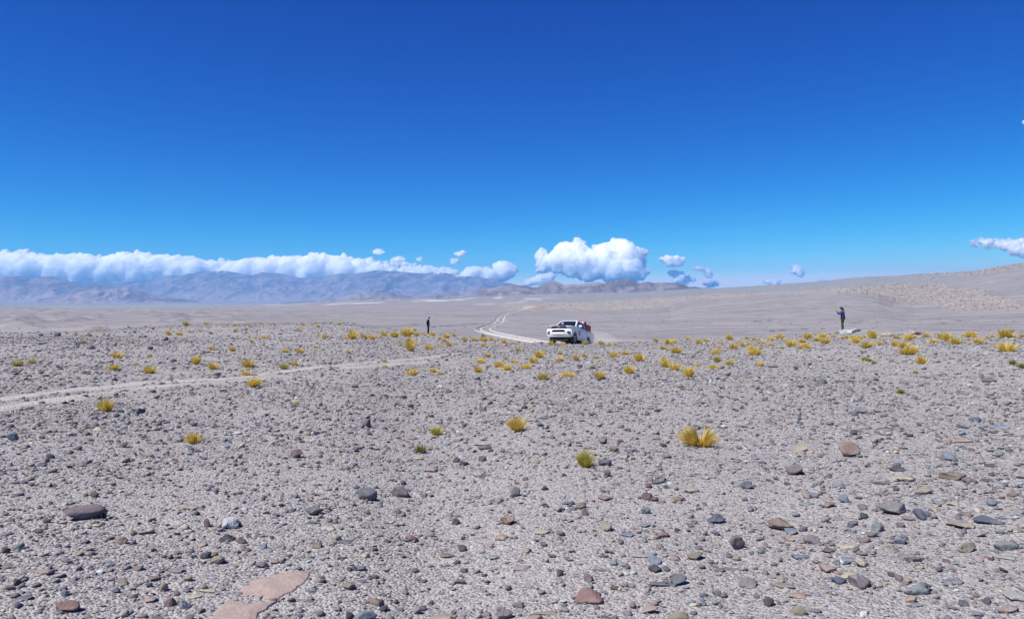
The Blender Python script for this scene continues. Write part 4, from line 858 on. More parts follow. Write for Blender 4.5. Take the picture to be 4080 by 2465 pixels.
    outer = co + no * ((h * puff + soft * (0.75 + 1.1 * frag)) * ppm)[:, None]                      # the thin outer veil
    if core:
        inner = co + no * ((h * puff - soft * 0.55 - thin * (0.6 + 1.3 * np.clip(frag + 0.35, 0, 2))) * ppm)[:, None]
        v = np.vstack([inner, outer]); f = np.vstack([quads, quads + nv]); mi = np.repeat([0, 1], len(quads))
    else: v, f, mi = outer, quads, np.zeros(len(quads), int)
    m3 = mesh_np('cloud', v, f, True); ob.data = m3; bpy.data.meshes.remove(m2)
    for mt in ((M_core, mat) if core else (mat,)): m3.materials.append(mt)
    m3.polygons.foreach_set('material_index', mi.astype(np.int32))
    return tag(ob, label, 'cloud', group)
CD = 21000
M_core = cloud_core(); PPM = CD / F
M_cloud = cloud_edge('cloud_edge', 0.10 / PPM); M_wisp = cloud_edge('cloud_wisp', 0.075 / PPM); M_faint = cloud_edge('cloud_faint', 0.035 / PPM)
BANK = [(-1150,1140),(-1120,1030),(-900,1012),(-700,1006),(-560,1010),(-420,1004),(-260,1000),(-120,1006),(0,998),(25,1000),(104,1000),(166,1008),(265,1014),(290,1011),(356,1011),(414,1014),(455,1024),(484,1012),(522,1008),(551,999),(580,1006),(662,1012),(745,1018),(778,1020),(807,1033),(890,1038),(932,1041),(977,1033),
 (1010,1027),(1045,1025),(1066,1031),(1103,1020),(1136,1029),(1177,1018),(1219,1025),(1235,1008),(1256,1004),(1302,1010),(1343,1014),(1384,1016),(1401,1025),(1455,1029),(1496,1037),(1558,1039),(1620,1046),(1682,1058),(1745,1066),(1786,1070),(1831,1074),(1860,1090),(1870,1125),(1700,1135),(1000,1140)]
cloud([(a, b + 9) for a, b in BANK], CD, M_cloud, 'long low bank of white cloud lying behind the blue mountains on the left', 5, 1150, 56, 8, 3.4, 6.0)
cloud([(1840,1125),(1846,1090),(1869,1074),(1902,1066),(1931,1074),(1956,1078),(1972,1058),(1997,1044),(2026,1047),(2044,1060),(2061,1078),(2050,1098),(2020,1118),(1960,1130)], CD - 900, M_cloud, 'bright puffy cloud rising at the right end of the long bank', 6, 150, 30, 6, 2.6, 4.0)
cloud([(2131,1086),(2137,1060),(2133,1022),(2143,1001),(2160,1004),(2172,1026),(2186,1018),(2205,999),(2226,974),(2255,970),(2272,974),(2292,958),(2310,958),(2323,970),(2330,991),(2345,1000),(2359,1003),(2360,990),(2372,980),(2412,976),(2433,958),(2462,961),(2478,958),(2487,950),(2497,966),(2516,989),(2549,995),(2556,1012),(2553,1030),(2541,1057),(2549,1095),(2520,1116),(2495,1126),(2412,1130),(2380,1112),(2330,1124),(2255,1106),(2214,1090),(2170,1088)], CD - 2500, M_cloud,
      'biggest cumulus cloud, bright white and billowing above the brown hills', 7, 460, 42, 6, 2.3, 5.5)
cloud([(2546,1000),(2562,993),(2580,1002),(2572,1014),(2556,1020)], CD - 2400, M_faint, 'thin wisp at the upper right tip of the biggest cumulus', 8, 60, 12, 4, 2.2, 3, None, 2, True, 2.0)
cloud([(2081,1130),(2095,1118),(2130,1108),(2165,1094),(2200,1090),(2214,1098),(2200,1118),(2160,1135),(2110,1138)], CD - 1200, M_wisp, 'soft small cloud low behind the brown hills, left under the biggest cumulus', 9, 110, 18, 5, 2.4, 3.5, None, 2, True, 1.0)
SM = 'small scattered clouds low in the sky'
for k, (px_, py_, w_, h_, mt_, lb) in enumerate([
 (2677,1040,82,44,M_cloud,'compact squarish white cloud right of the biggest cumulus'),(2702,1109,64,52,M_wisp,'small white cloud standing on the right end of the brown hills'),(2779,1070,46,22,M_faint,'faint cloud scrap, upper left of a close pair over the hill edge'),(2812,1086,32,36,M_faint,'faint cloud scrap, lower right of a close pair over the hill edge'),
 (2756,1114,32,14,M_faint,'tiny faint cloud between the hilltop cloud and the scraps'),(2833,1131,60,26,M_wisp,'thin cloud touching the ground line where the grey hill begins'),(3076,1126,60,26,M_cloud,'white cloud top peeping over the grey hill line'),(3271,1118,26,12,M_cloud,'tiny white cloud bump on the grey hill skyline'),(3161,1080,36,46,M_faint,'upright faint wisp alone above the grey hill'),
 (1511,1004,46,17,M_wisp,'small flat cloud alone above the long bank'),(1591,1035,60,22,M_faint,'faint cloud hugging the top of the long bank'),(1674,1032,20,16,M_faint,'tiny faint wisp right above the long bank'),(1836,1014,36,26,M_faint,'upper of two wisps in the gap right of the bank'),(1811,1043,36,28,M_faint,'lower of two wisps in the gap right of the bank'),(4078,510,30,44,M_faint,'faint wisp high up at the right edge of the sky')]):
    poly = [(px_ + w_ / 2 * math.cos(a) * (1 + 0.22 * math.sin(3 * a + k) + 0.16 * math.sin(5 * a + 2 * k)), py_ - h_ / 2 * math.sin(a) * (1 + 0.22 * math.cos(2 * a + k) + 0.16 * math.sin(7 * a + k))) for a in np.linspace(0, 2 * math.pi, 22)[:-1]]
    cloud(poly, CD - 1500 + 90 * k, mt_, lb, 60 + k, 60, max(h_ * 0.42, 5), max(2.6, h_ * 0.12), max(1.3, h_ / 18), max(1.6, h_ * 0.11), SM, 1.5, True, 0.0 if mt_ is M_cloud else 1.2 if mt_ is M_wisp else 2.0)
cloud([(3846,982),(3862,960),(3900,952),(3960,953),(4000,960),(4050,950),(4110,952),(4240,960),(4240,1010),(4120,1010),(4060,1044),(4010,1032),(3985,1030),(3960,1005),(3935,985),(3915,998),(3880,990)], CD - 800, cloud_edge('cloud_torn', 0.045 / PPM), 'torn thin white cloud at the right edge above the hill', 90, 150, 14, 4, 2.4, 4.0, None, 2.5, True, 2.0)
# ------------------------------------------------------------------ mesh collector for built things
class MB:
    def __init__(s): s.bm = bmesh.new()
    def face(s, pts):
        try: return s.bm.faces.new([s.bm.verts.new(p) for p in pts])
        except ValueError: return None
    def box(s, x0, x1, y0, y1, z0, z1):
        v = [s.bm.verts.new((x, y, z)) for x in (x0, x1) for y in (y0, y1) for z in (z0, z1)]
        for q in ((0, 1, 3, 2), (4, 6, 7, 5), (0, 4, 5, 1), (2, 3, 7, 6), (0, 2, 6, 4), (1, 5, 7, 3)): s.bm.faces.new([v[i] for i in q])
        return s
    def prism(s, poly, y0, y1):
        """polygon in (x, z) pushed from y0 to y1"""
        a = [s.bm.verts.new((x, y0, z)) for x, z in poly]; b = [s.bm.verts.new((x, y1, z)) for x, z in poly]; n = len(poly)
        s.bm.faces.new(a); s.bm.faces.new(b[::-1])
        for i in range(n): s.bm.faces.new((a[i], b[i], b[(i + 1) % n], a[(i + 1) % n]))
        return s
    def plate(s, quad, normal, th):
        """a thin solid plate over a polygon of points"""
        q = [Vector(p) for p in quad]; nn = Vector(normal).normalized() * th
        a = [s.bm.verts.new(p) for p in q]; b = [s.bm.verts.new(p + nn) for p in q]; n = len(q)
        s.bm.faces.new(a[::-1]); s.bm.faces.new(b)
        for i in range(n): s.bm.faces.new((a[i], a[(i + 1) % n], b[(i + 1) % n], b[i]))
        return s
    def tube(s, pts, r, seg=8, closed=False):
        P_ = [Vector(p) for p in pts]; n = len(P_); rings = []; rr = r if hasattr(r, '__len__') else [r] * n
        for i, p in enumerate(P_):
            t = (P_[(i + 1) % n] - P_[i - 1]) if closed else (P_[min(i + 1, n - 1)] - P_[max(i - 1, 0)])
            t.normalize(); u = t.orthogonal().normalized() if i == 0 else (u - t * u.dot(t)).normalized(); w = t.cross(u)
            rings.append([s.bm.verts.new(p + (u * math.cos(a) + w * math.sin(a)) * rr[i]) for a in [2 * math.pi * k / seg for k in range(seg)]])
        for i in range(n if closed else n - 1):
            A, B = rings[i], rings[(i + 1) % n]
            for k in range(seg): s.bm.faces.new((A[k], A[(k + 1) % seg], B[(k + 1) % seg], B[k]))
        if not closed: s.bm.faces.new(rings[0][::-1]); s.bm.faces.new(rings[-1])
        return s
    def lathe_y(s, prof, cx, cy, cz, seg=32):
        """profile of (radius, y offset) turned about an axle along y"""
        rings = [[s.bm.verts.new((cx + r * math.cos(a), cy + dy, cz + r * math.sin(a))) for a in [2 * math.pi * k / seg for k in range(seg)]] for r, dy in prof]
        for A, B in zip(rings[:-1], rings[1:]):
            for k in range(seg): s.bm.faces.new((A[k], A[(k + 1) % seg], B[(k + 1) % seg], B[k]))
        s.bm.faces.new(rings[0][::-1]); s.bm.faces.new(rings[-1])
        return s
    def sheet(s, G, th):
        """grid of points closed into a solid of the given thickness towards -x"""
        nr, nc = len(G), len(G[0])
        A = [[s.bm.verts.new(p) for p in r] for r in G]; B = [[s.bm.verts.new((p[0] - th, p[1], p[2])) for p in r] for r in G]
        for i in range(nr - 1):
            for j in range(nc - 1):
                s.bm.faces.new((A[i][j], A[i][j + 1], A[i + 1][j + 1], A[i + 1][j])); s.bm.faces.new((B[i][j], B[i + 1][j], B[i + 1][j + 1], B[i][j + 1]))
        for i in range(nr - 1):
            for j in (0, nc - 1): s.bm.faces.new((A[i][j], A[i + 1][j], B[i + 1][j], B[i][j]))
        for j in range(nc - 1):
            for i in (0, nr - 1): s.bm.faces.new((A[i][j], A[i][j + 1], B[i][j + 1], B[i][j]))
        return s
    def build(s, name, mat, parent=None, bevel=0.0, smooth_=True, warp=None, seg=2):
        if warp:
            for v in s.bm.verts: v.co = warp(v.co)
        if bevel:
            es = [e for e in s.bm.edges if len(e.link_faces) == 2 and e.calc_face_angle(0) > 0.6]
            bmesh.ops.bevel(s.bm, geom=es, offset=bevel, segments=seg, affect='EDGES', profile=0.6, clamp_overlap=True)
        bmesh.ops.triangulate(s.bm, faces=[f for f in s.bm.faces if len(f.verts) > 4])
        bmesh.ops.recalc_face_normals(s.bm, faces=s.bm.faces)
        me = bpy.data.meshes.new(name); s.bm.to_mesh(me); s.bm.free()
        o = link(name, me, mat, parent)
        if smooth_:
            me.polygons.foreach_set('use_smooth', np.ones(len(me.polygons), bool)); me.set_sharp_from_angle(angle=math.radians(35))
        return o

# ------------------------------------------------------------------ the white pickup truck
def car_paint(name, c):
    m = Mat(name, 0.32, 0.5); o = m.objc()
    dust = m.ramp(m.noise(o, 3.0, 6, 0.6), [(0.35, 0.05), (0.7, 0.42)])
    sz = m.node('ShaderNodeSeparateXYZ'); m.l.new(o, sz.inputs[0])
    low = m.math('MULTIPLY', m.ramp(sz.outputs[2], [(0.35, 1.0), (0.95, 0.0)]), m.ramp(m.noise(o, 1.7, 5, 0.6), [(0.3, 0.35), (0.7, 1.0)]))
    dust = m.math('MAXIMUM', dust, m.math('MULTIPLY', low, 0.75))
    m.color(m.mix(dust, c, (0.46, 0.42, 0.385))); m.b.inputs['Coat Weight'].default_value = 0.25; m.b.inputs['Coat Roughness'].default_value = 0.15
    m.l.new(m.ramp(dust, [(0, 0.28), (0.5, 0.6)]), m.b.inputs['Roughness']); return m.m
K_white = car_paint('white_car_paint', (0.80, 0.80, 0.80))
K_black = plain_mat('black_plastic', (0.018, 0.018, 0.02), 0.55, 0.3)
K_grille = plain_mat('grille_black', (0.006, 0.006, 0.008), 0.75, 0.08)
K_chrome = plain_mat('chrome_trim', (0.62, 0.63, 0.65), 0.18, 0.5, 1.0, 0.05)
K_glass = plain_mat('tinted_glass', (0.008, 0.011, 0.022), 0.12, 0.12, 0.0, 0.1)
K_tyre = plain_mat('tyre_rubber', (0.055, 0.052, 0.055), 0.9, 0.2, 0, 0.3, 30, 0.6)
K_rim = plain_mat('steel_rim', (0.30, 0.29, 0.29), 0.5, 0.4, 0.3, 0.2, 12)
K_lamp = plain_mat('lamp_glass', (0.30, 0.32, 0.37), 0.12, 0.6, 0.35, 0.45, 26)
K_under = plain_mat('underbody_dark', (0.03, 0.03, 0.033), 0.8, 0.2, 0, 0.4)
K_red = plain_mat('red_tarp', (0.56, 0.05, 0.065), 0.55, 0.3, 0, 0.25, 12, 0.3)
K_plate = plain_mat('plate_white', (0.72, 0.73, 0.74), 0.4, 0.4, 0, 0.03)
K_navy = plain_mat('plate_band', (0.03, 0.05, 0.22), 0.4, 0.4, 0, 0.03)
K_char = plain_mat('plate_lettering', (0.12, 0.13, 0.17), 0.5, 0.3, 0, 0.03)
K_orange = plain_mat('orange_lens', (0.7, 0.22, 0.04), 0.2, 0.5)
truck = empty('pickup_truck')
tag(truck, 'white double cab pickup truck driving up over the crest with dust behind it', 'pickup truck')
AX_F, AX_R, WR = 1.70, -1.385, 0.395
def arc(cx, cz, r, a0, a1, n=12): return [(cx + r * math.cos(a), cz + r * math.sin(a)) for a in np.linspace(a0, a1, n)]
a_ = math.asin(0.10 / 0.50)
side = [(2.52, 0.46), (2.66, 0.60), (2.69, 0.85), (2.64, 1.08), (2.56, 1.17), (2.42, 1.215), (1.9, 1.265), (1.36, 1.30), (0.2, 1.245), (-1.03, 1.225)]
low_f = [(2.20, 0.50)] + arc(AX_F, 0.40, 0.50, a_, math.pi - a_)[0:] + [(1.10, 0.49), (-0.80, 0.49)]
low_r = arc(AX_R, 0.40, 0.50, a_, math.pi - a_) + [(-2.45, 0.52), (-2.62, 0.62)]
cab_side = side + [(-1.03, 0.49)] + [p for p in reversed(low_f)]
bed_side = [(-1.05, 1.225), (-2.62, 1.215), (-2.64, 0.70)] + [p for p in reversed(low_r)][0:] + [(-1.05 if False else -0.84, 0.49)]
bed_side = [(-1.05, 1.225), (-2.62, 1.215), (-2.64, 0.62), (-2.45, 0.52)] + [p for p in reversed(arc(AX_R, 0.40, 0.50, a_, math.pi - a_))] + [(-1.05 + 0.16, 0.49)]
bed_side[-1] = (-0.88, 0.49)
def nose(co):
    x, y, z = co
    k = max(0.0, min(1.0, (x - 1.9) / 0.8)); yy = abs(y) / 0.90
    x -= 0.20 * k * yy ** 2.6
    t = max(0.0, (z - 0.85) / 0.45)                                     # flanks lean in above the shoulder
    y *= 1 - 0.055 * t * t - 0.03 * k
    y *= 1 - 0.03 * max(0.0, (0.75 - z) / 0.3)
    return Vector((x, y, z))
body = MB()
for s_ in (-1, 1):
    body.prism([p if p[0] > -1.0 else (p[0], p[1]) for p in cab_side], s_ * 0.66, s_ * 0.90)
body.prism([(2.60, 0.50), (2.70, 0.85), (2.655, 1.08), (2.57, 1.18), (2.42, 1.228), (1.9, 1.285), (1.36, 1.325), (-1.03, 1.20), (-1.03, 0.50)], -0.655, 0.655)
body = body.build('body', K_white, truck, 0.03, warp=nose)
bed = MB()
bed_poly = [(-1.055, 1.225), (-2.62, 1.215), (-2.64, 0.62), (-2.45, 0.52)] + arc(AX_R, 0.40, 0.50, math.pi - a_, a_) + [(-1.055 + 0.16, 0.49), (-1.055, 0.60)]
bed_poly = [(-1.055, 1.225), (-2.62, 1.215), (-2.64, 0.62), (-2.45, 0.52)] + arc(AX_R, 0.40, 0.50, math.pi - a_, math.radians(50)) + [(-1.055, 0.79)]
for s_ in (-1, 1): bed.prism(bed_poly, s_ * 0.74, s_ * 0.898)
bed.box(-2.56, -1.06, -0.735, 0.735, 0.62, 0.74); bed.box(-1.115, -1.06, -0.735, 0.735, 0.745, 1.20)
bed = bed.build('cargo_bed', K_white, truck, 0.02, warp=nose)
MB().box(-2.66, -2.60, -0.73, 0.73, 0.60, 1.20).build('tailgate', K_white, truck, 0.02)
MB().box(-2.78, -2.64, -0.80, 0.80, 0.45, 0.58).build('rear_bumper', K_black, truck, 0.02)
sill = MB()
for s_ in (-1, 1): sill.box(-0.86, 1.16, s_ * 0.62, s_ * 0.86, 0.40, 0.485)
sill.build('sill', K_white, truck, 0.015)
MB().box(-2.5, 2.42, -0.60, 0.60, 0.34, 0.49).build('underbody', K_under, truck, 0.03)
MB().box(1.98, 2.46, -0.60, 0.60, 0.20, 0.345).build('underside_shade_block', K_under, truck, 0.03)  # dark block added to stand in for the shade under the nose
ax = MB()
for x_ in (AX_F, AX_R): ax.tube([(x_, -0.74, WR), (x_, 0.74, WR)], 0.06)
ax.build('axle', K_under, truck)
# cab above the shoulder line
def ring(z, xf, xb, yf, yb): return [(xf, -yf, z), (xf + 0.02, 0, z), (xf, yf, z), (xb, yb, z), (xb, -yb, z)]
CB = dict(zb=1.235, xf=1.38, xb=-1.02, yf=0.80, yb=0.81, zt=1.79, xft=0.50, xbt=-0.78, yft=0.625, ybt=0.64)
cabm = MB()
rings = [[cabm.bm.verts.new(p) for p in ring(*a)] for a in ((CB['zb'], CB['xf'], CB['xb'], CB['yf'], CB['yb']), (CB['zt'], CB['xft'], CB['xbt'], CB['yft'], CB['ybt']), (1.835, 0.36, -0.68, 0.52, 0.54))]
for A, B in zip(rings[:-1], rings[1:]):
    for k in range(5): cabm.bm.faces.new((A[k], A[(k + 1) % 5], B[(k + 1) % 5], B[k]))
cabm.bm.faces.new(rings[-1]); cabm.bm.faces.new(rings[0][::-1])
cabm.build('cab', K_white, truck, 0.045, seg=3)
def bil(a, b, c, d, u, v):
    a, b, c, d = map(Vector, (a, b, c, d)); return a * (1 - u) * (1 - v) + b * u * (1 - v) + c * u * v + d * (1 - u) * v
wb = [(CB['xf'] + 0.012, -CB['yf'], CB['zb']), (CB['xf'] + 0.012, CB['yf'], CB['zb']), (CB['xft'] + 0.012, CB['yft'], CB['zt']), (CB['xft'] + 0.012, -CB['yft'], CB['zt'])]
nw = (Vector(wb[1]) - Vector(wb[0])).cross(Vector(wb[3]) - Vector(wb[0])); nw = nw if nw.x > 0 else -nw; nw.normalize()
ws = MB().plate([bil(*wb, u, v) + nw * 0.012 for u, v in ((0.05, 0.16), (0.5, 0.13), (0.95, 0.16), (0.925, 0.91), (0.5, 0.93), (0.075, 0.91))], nw, 0.012).build('windshield', K_glass, truck)
st = MB().plate([bil(*wb, u, v) + nw * 0.027 for u, v in ((0.085, 0.76), (0.17, 0.76), (0.18, 0.86), (0.09, 0.86))], nw, 0.003)
st.plate([bil(*wb, u, v) + nw * 0.027 for u, v in ((0.20, 0.45), (0.29, 0.45), (0.30, 0.66), (0.22, 0.66))], nw, 0.003)
st.build('window_sticker', plain_mat('sticker_pale', (0.34, 0.42, 0.50), 0.5), ws)
for s_ in (-1, 1):
    sq = [(CB['xf'], s_ * CB['yf'], CB['zb']), (CB['xb'], s_ * CB['yb'], CB['zb']), (CB['xbt'], s_ * CB['ybt'], CB['zt']), (CB['xft'], s_ * CB['yft'], CB['zt'])]
    ns = (Vector(sq[1]) - Vector(sq[0])).cross(Vector(sq[3]) - Vector(sq[0])); ns = ns if ns.y * s_ > 0 else -ns; ns.normalize()
    for quad in (((0.13, 0.13), (0.50, 0.13), (0.515, 0.88), (0.13, 0.88)), ((0.56, 0.13), (0.90, 0.13), (0.86, 0.88), (0.57, 0.88))):
        MB().plate([bil(*sq, u, v) + ns * 0.010 for u, v in quad], ns, 0.012).build('side_window', K_glass, truck)
    mir = MB().box(0.88, 1.02, s_ * 0.91, s_ * 1.11, 1.30, 1.42).build('mirror', K_white, truck, 0.035)
    MB().box(0.872, 0.8795, s_ * 0.93, s_ * 1.09, 1.315, 1.405).build('mirror_glass', K_glass, mir)
    MB().box(0.92, 0.98, s_ * 0.78, s_ * 0.91, 1.27, 1.31).build('mirror_arm', K_black, mir, 0.01)
    # doors: shallow panels set proud of the flank, so their gaps show
    for nm, x0, x1 in (('door', 0.21, 1.14), ('door', -0.84, 0.185)):
        dm = MB(); n_ = 6; zz = np.linspace(0.515, 1.215, n_)
        G = [[(x, s_ * (0.9035 * (1 - 0.055 * (max(0, (z - .85) / .45)) ** 2) * (1 - 0.03 * max(0, (0.75 - z) / 0.3))), z) for x in np.linspace(x0 + (0.10 if nm == 'door' and x0 < -0.5 and z < 0.9 else 0) * (0.9 - z) * 2, x1, 5)] for z in zz]
        A = [[dm.bm.verts.new(p) for p in r] for r in G]; B = [[dm.bm.verts.new((p[0], p[1] - s_ * 0.012, p[2])) for p in r] for r in G]
        for i in range(n_ - 1):
            for j in range(4): dm.bm.faces.new((A[i][j], A[i][j + 1], A[i + 1][j + 1], A[i + 1][j])); dm.bm.faces.new((B[i][j], B[i + 1][j], B[i + 1][j + 1], B[i][j + 1]))
            for j in (0, 4): dm.bm.faces.new((A[i][j], A[i + 1][j], B[i + 1][j], B[i][j]))
        for j in range(4):
            for i in (0, n_ - 1): dm.bm.faces.new((A[i][j], A[i][j + 1], B[i][j + 1], B[i][j]))
        d_o = dm.build('door', K_white, truck)
        MB().box(x0 + 0.06, x0 + 0.26, s_ * 0.885, s_ * 0.925, 1.08, 1.115).build('handle', K_black, d_o, 0.008)
        if x1 > 0.5:                                                         # round crest on the front doors
            cxm, czm = 0.80, 0.86
            em = MB().lathe_y([(0.185, 0), (0.185, 0.006), (0.15, 0.009)], cxm, s_ * 0.9045, czm, 28); em.build('door_emblem', plain_mat('emblem_mauve', (0.30, 0.16, 0.20), 0.5), d_o)
            MB().lathe_y([(0.125, 0), (0.125, 0.004)], cxm, s_ * 0.9145, czm, 24).build('emblem_centre', plain_mat('emblem_pale', (0.42, 0.30, 0.34), 0.5), d_o)
# front end: curved pieces that follow the nose
def xn(y, z): return nose(Vector((np.interp(z, [0.46, 0.60, 0.85, 1.08, 1.18], [2.56, 2.68, 2.70, 2.655, 2.57]), y, z))).x
def front(poly, out, th, n=9, flip=False):
    """panel whose left and right borders are given at several heights: rows of (z, y0, y1)"""
    mb = MB()
    for sg in ((1, -1) if flip else (1,)):
        G = [[(xn(sg * y, z) + out, sg * y, z) for y in np.linspace(y0, y1, n)] for z, y0, y1 in poly]
        mb.sheet(G, th)
    return mb
bumper = front([(0.43, -0.80, 0.80), (0.50, -0.88, 0.88), (0.60, -0.91, 0.91), (0.80, -0.91, 0.91), (0.93, -0.89, 0.89), (0.975, -0.86, 0.86)], 0.055, 0.18, 21).build('bumper', K_white, truck)
front([(0.745, -0.50, 0.50), (0.80, -0.475, 0.475), (0.90, -0.43, 0.43)], 0.062, 0.03, 11).build('lower_intake', K_grille, bumper)
front([(0.535, -0.60, 0.60), (0.62, -0.55, 0.55), (0.635, -0.54, 0.54)], 0.060, 0.03, 11).build('bumper_skirt', plain_mat('bumper_grey', (0.50, 0.49, 0.49), 0.5), bumper)
front([(0.60, 0.70, 0.855), (0.70, 0.63, 0.85), (0.80, 0.60, 0.82)], 0.060, 0.03, 6, True).build('fog_lamp_recess', K_grille, bumper)
front([(0.66, 0.72, 0.79), (0.72, 0.72, 0.79)], 0.066, 0.02, 4, True).build('fog_lamp', K_lamp, bumper)
grille = front([(0.985, -0.56, 0.56), (1.04, -0.55, 0.55), (1.12, -0.525, 0.525), (1.185, -0.50, 0.50)], 0.045, 0.06, 13).build('grille', K_grille, truck)
for z_ in (1.055, 1.125): front([(z_ - 0.009, -0.49, 0.49), (z_ + 0.009, -0.485, 0.485)], 0.058, 0.03, 13).build('grille_bar', K_chrome, grille)
emb = MB(); e_x = xn(0, 1.09) + 0.075
for ry, rz_, oz in ((0.085, 0.062, 0), (0.030, 0.060, 0), (0.060, 0.026, 0.026)):
    emb.tube([(e_x, ry * math.cos(a), 1.09 + oz + rz_ * math.sin(a)) for a in np.linspace(0, 2 * math.pi, 25)[:-1]], 0.008, 6, True)
emb.build('badge', K_chrome, grille)
MB().lathe_y([(0.045, -0.02), (0.05, 0), (0.045, 0.02)], e_x + 0.02, 0.045, 1.125, 12).build('green_tassel', plain_mat('tassel_green', (0.40, 0.58, 0.16), 0.7), grille)
MB().plate([(e_x + 0.012, -0.055, 1.06), (e_x + 0.012, 0.03, 1.05), (e_x + 0.012, -0.005, 0.945)], (1, 0, 0), 0.008).build('red_ribbon', plain_mat('ribbon_red', (0.55, 0.05, 0.09), 0.7), grille)
for s_ in (1, -1):
    G = [[(xn(s_ * y, z) + 0.042, s_ * y, z) for y in np.linspace(y0, y1, 9)] for z, y0, y1 in ((0.995, 0.575, 0.80), (1.05, 0.555, 0.875), (1.12, 0.535, 0.880), (1.175, 0.512, 0.865))]
    hl = MB().sheet(G, 0.10).build('headlight', K_lamp, truck)
    for yc in (0.66, 0.78):
        xx = xn(s_ * yc, 1.09) + 0.045
        MB().tube([(xx - 0.01, s_ * yc, 1.09), (xx + 0.008, s_ * yc, 1.09)], [0.045, 0.04], 14).build('lens', plain_mat('lens_dark', (0.09, 0.09, 0.12), 0.1, 0.6), hl)
    MB().box(-2.655, -2.60, s_ * 0.745, s_ * 0.885, 0.80, 1.16).build('tail_light', plain_mat('tail_red', (0.35, 0.02, 0.02), 0.2, 0.5), truck, 0.01)
pl = MB().box(e_x + 0.0, e_x + 0.012, -0.20, 0.20, 0.635, 0.765).build('number_plate', K_plate, truck)
MB().box(e_x + 0.0122, e_x + 0.014, -0.198, 0.198, 0.737, 0.763).build('plate_band', K_navy, pl)
MB().box(e_x - 0.09, e_x - 0.001, -0.12, 0.12, 0.66, 0.74).build('plate_bracket', K_black, pl)
cu = bpy.data.curves.new('plate_text', 'FONT'); cu.body = 'AC 117 PV'; cu.size = 0.088; cu.align_x = 'CENTER'; cu.align_y = 'CENTER'; cu.extrude = 0.001
co_ = bpy.data.objects.new('plate_text', cu); C.objects.link(co_); tm = bpy.data.meshes.new_from_object(co_.evaluated_get(bpy.context.evaluated_depsgraph_get())); bpy.data.objects.remove(co_)
tm.transform(Matrix.Translation((e_x + 0.0138, 0, 0.688)) @ Matrix(((0, 0, 1, 0), (1, 0, 0, 0), (0, 1, 0, 0), (0, 0, 0, 1))))
link('plate_lettering', tm, K_char, pl)
for x_ in (AX_F, AX_R):
    for s_ in (-1, 1):
        w = empty('wheel'); w.parent = truck
        y_o = s_ * 0.885; d = -s_
        tyre = MB().lathe_y([(0.20, d * 0.02), (0.255, d * 0.0), (0.345, d * 0.005), (0.382, d * 0.035), (0.395, d * 0.07), (0.395, d * 0.20), (0.375, d * 0.245), (0.25, d * 0.25)], x_, y_o, WR, 40).build('tyre', K_tyre, w)
        tr_ = MB()
        for k in range(30):
            a = 2 * math.pi * k / 30; c_, s2 = math.cos(a), math.sin(a); t_ = Vector((-s2, 0, c_)) * 0.018; o_ = Vector((x_ + c_ * 0.392, 0, WR + s2 * 0.392)); nrm = Vector((c_, 0, s2))
            tr_.plate([o_ + t_ + Vector((0, y_o + d * 0.045, 0)), o_ - t_ + Vector((0, y_o + d * 0.045, 0)), o_ - t_ + Vector((0, y_o + d * 0.215, 0)), o_ + t_ + Vector((0, y_o + d * 0.215, 0))], nrm, 0.013)
        tb = tr_.build('tread', K_tyre, w, smooth_=False); tb['kind'] = 'stuff'
        MB().lathe_y([(0.235, d * 0.012), (0.225, d * 0.03), (0.215, d * 0.06), (0.15, d * 0.045), (0.095, d * 0.02), (0.06, d * 0.015), (0.055, d * -0.005)], x_, y_o, WR, 32).build('rim', K_rim, w)
        hub = MB().lathe_y([(0.062, d * 0.0), (0.058, d * -0.02), (0.03, d * -0.026)], x_, y_o, WR, 16).build('hub_cap', K_black, w)
        ho = MB()
        for k in range(8):
            a = 2 * math.pi * k / 8; ho.lathe_y([(0.026, d * 0.05), (0.026, d * 0.026)], x_ + 0.17 * math.cos(a), y_o, WR + 0.17 * math.sin(a), 10)
        ho.build('rim_slots', K_grille, w)
an = MB().tube([(0.30, 0.10, 1.82), (0.24, 0.10, 1.90), (0.17, 0.10, 2.00)], [0.012, 0.009, 0.006], 6).build('antenna', K_black, truck)
# roll bar and bed rails behind the cab
rb = MB()
for s_ in (-1, 1):
    rb.tube([(-1.22, s_ * 0.70, 1.20), (-1.20, s_ * 0.68, 1.72), (-1.19, s_ * 0.60, 1.82)], 0.035); rb.tube([(-1.20, s_ * 0.68, 1.70), (-1.62, s_ * 0.72, 1.24)], 0.03)
rb.tube([(-1.19, -0.60, 1.82), (-1.19, 0.60, 1.82)], 0.035); rb.tube([(-1.2, 0.60, 1.80), (-1.2, 0.64, 1.96)], 0.025)
rb.build('roll_bar', K_black, truck)
rl = MB()
for s_ in (-1, 1): rl.tube([(-1.30, s_ * 0.82, 1.25), (-1.40, s_ * 0.82, 1.275), (-2.45, s_ * 0.82, 1.27), (-2.55, s_ * 0.82, 1.24)], 0.018)
rl.build('bed_rail', K_chrome, truck)
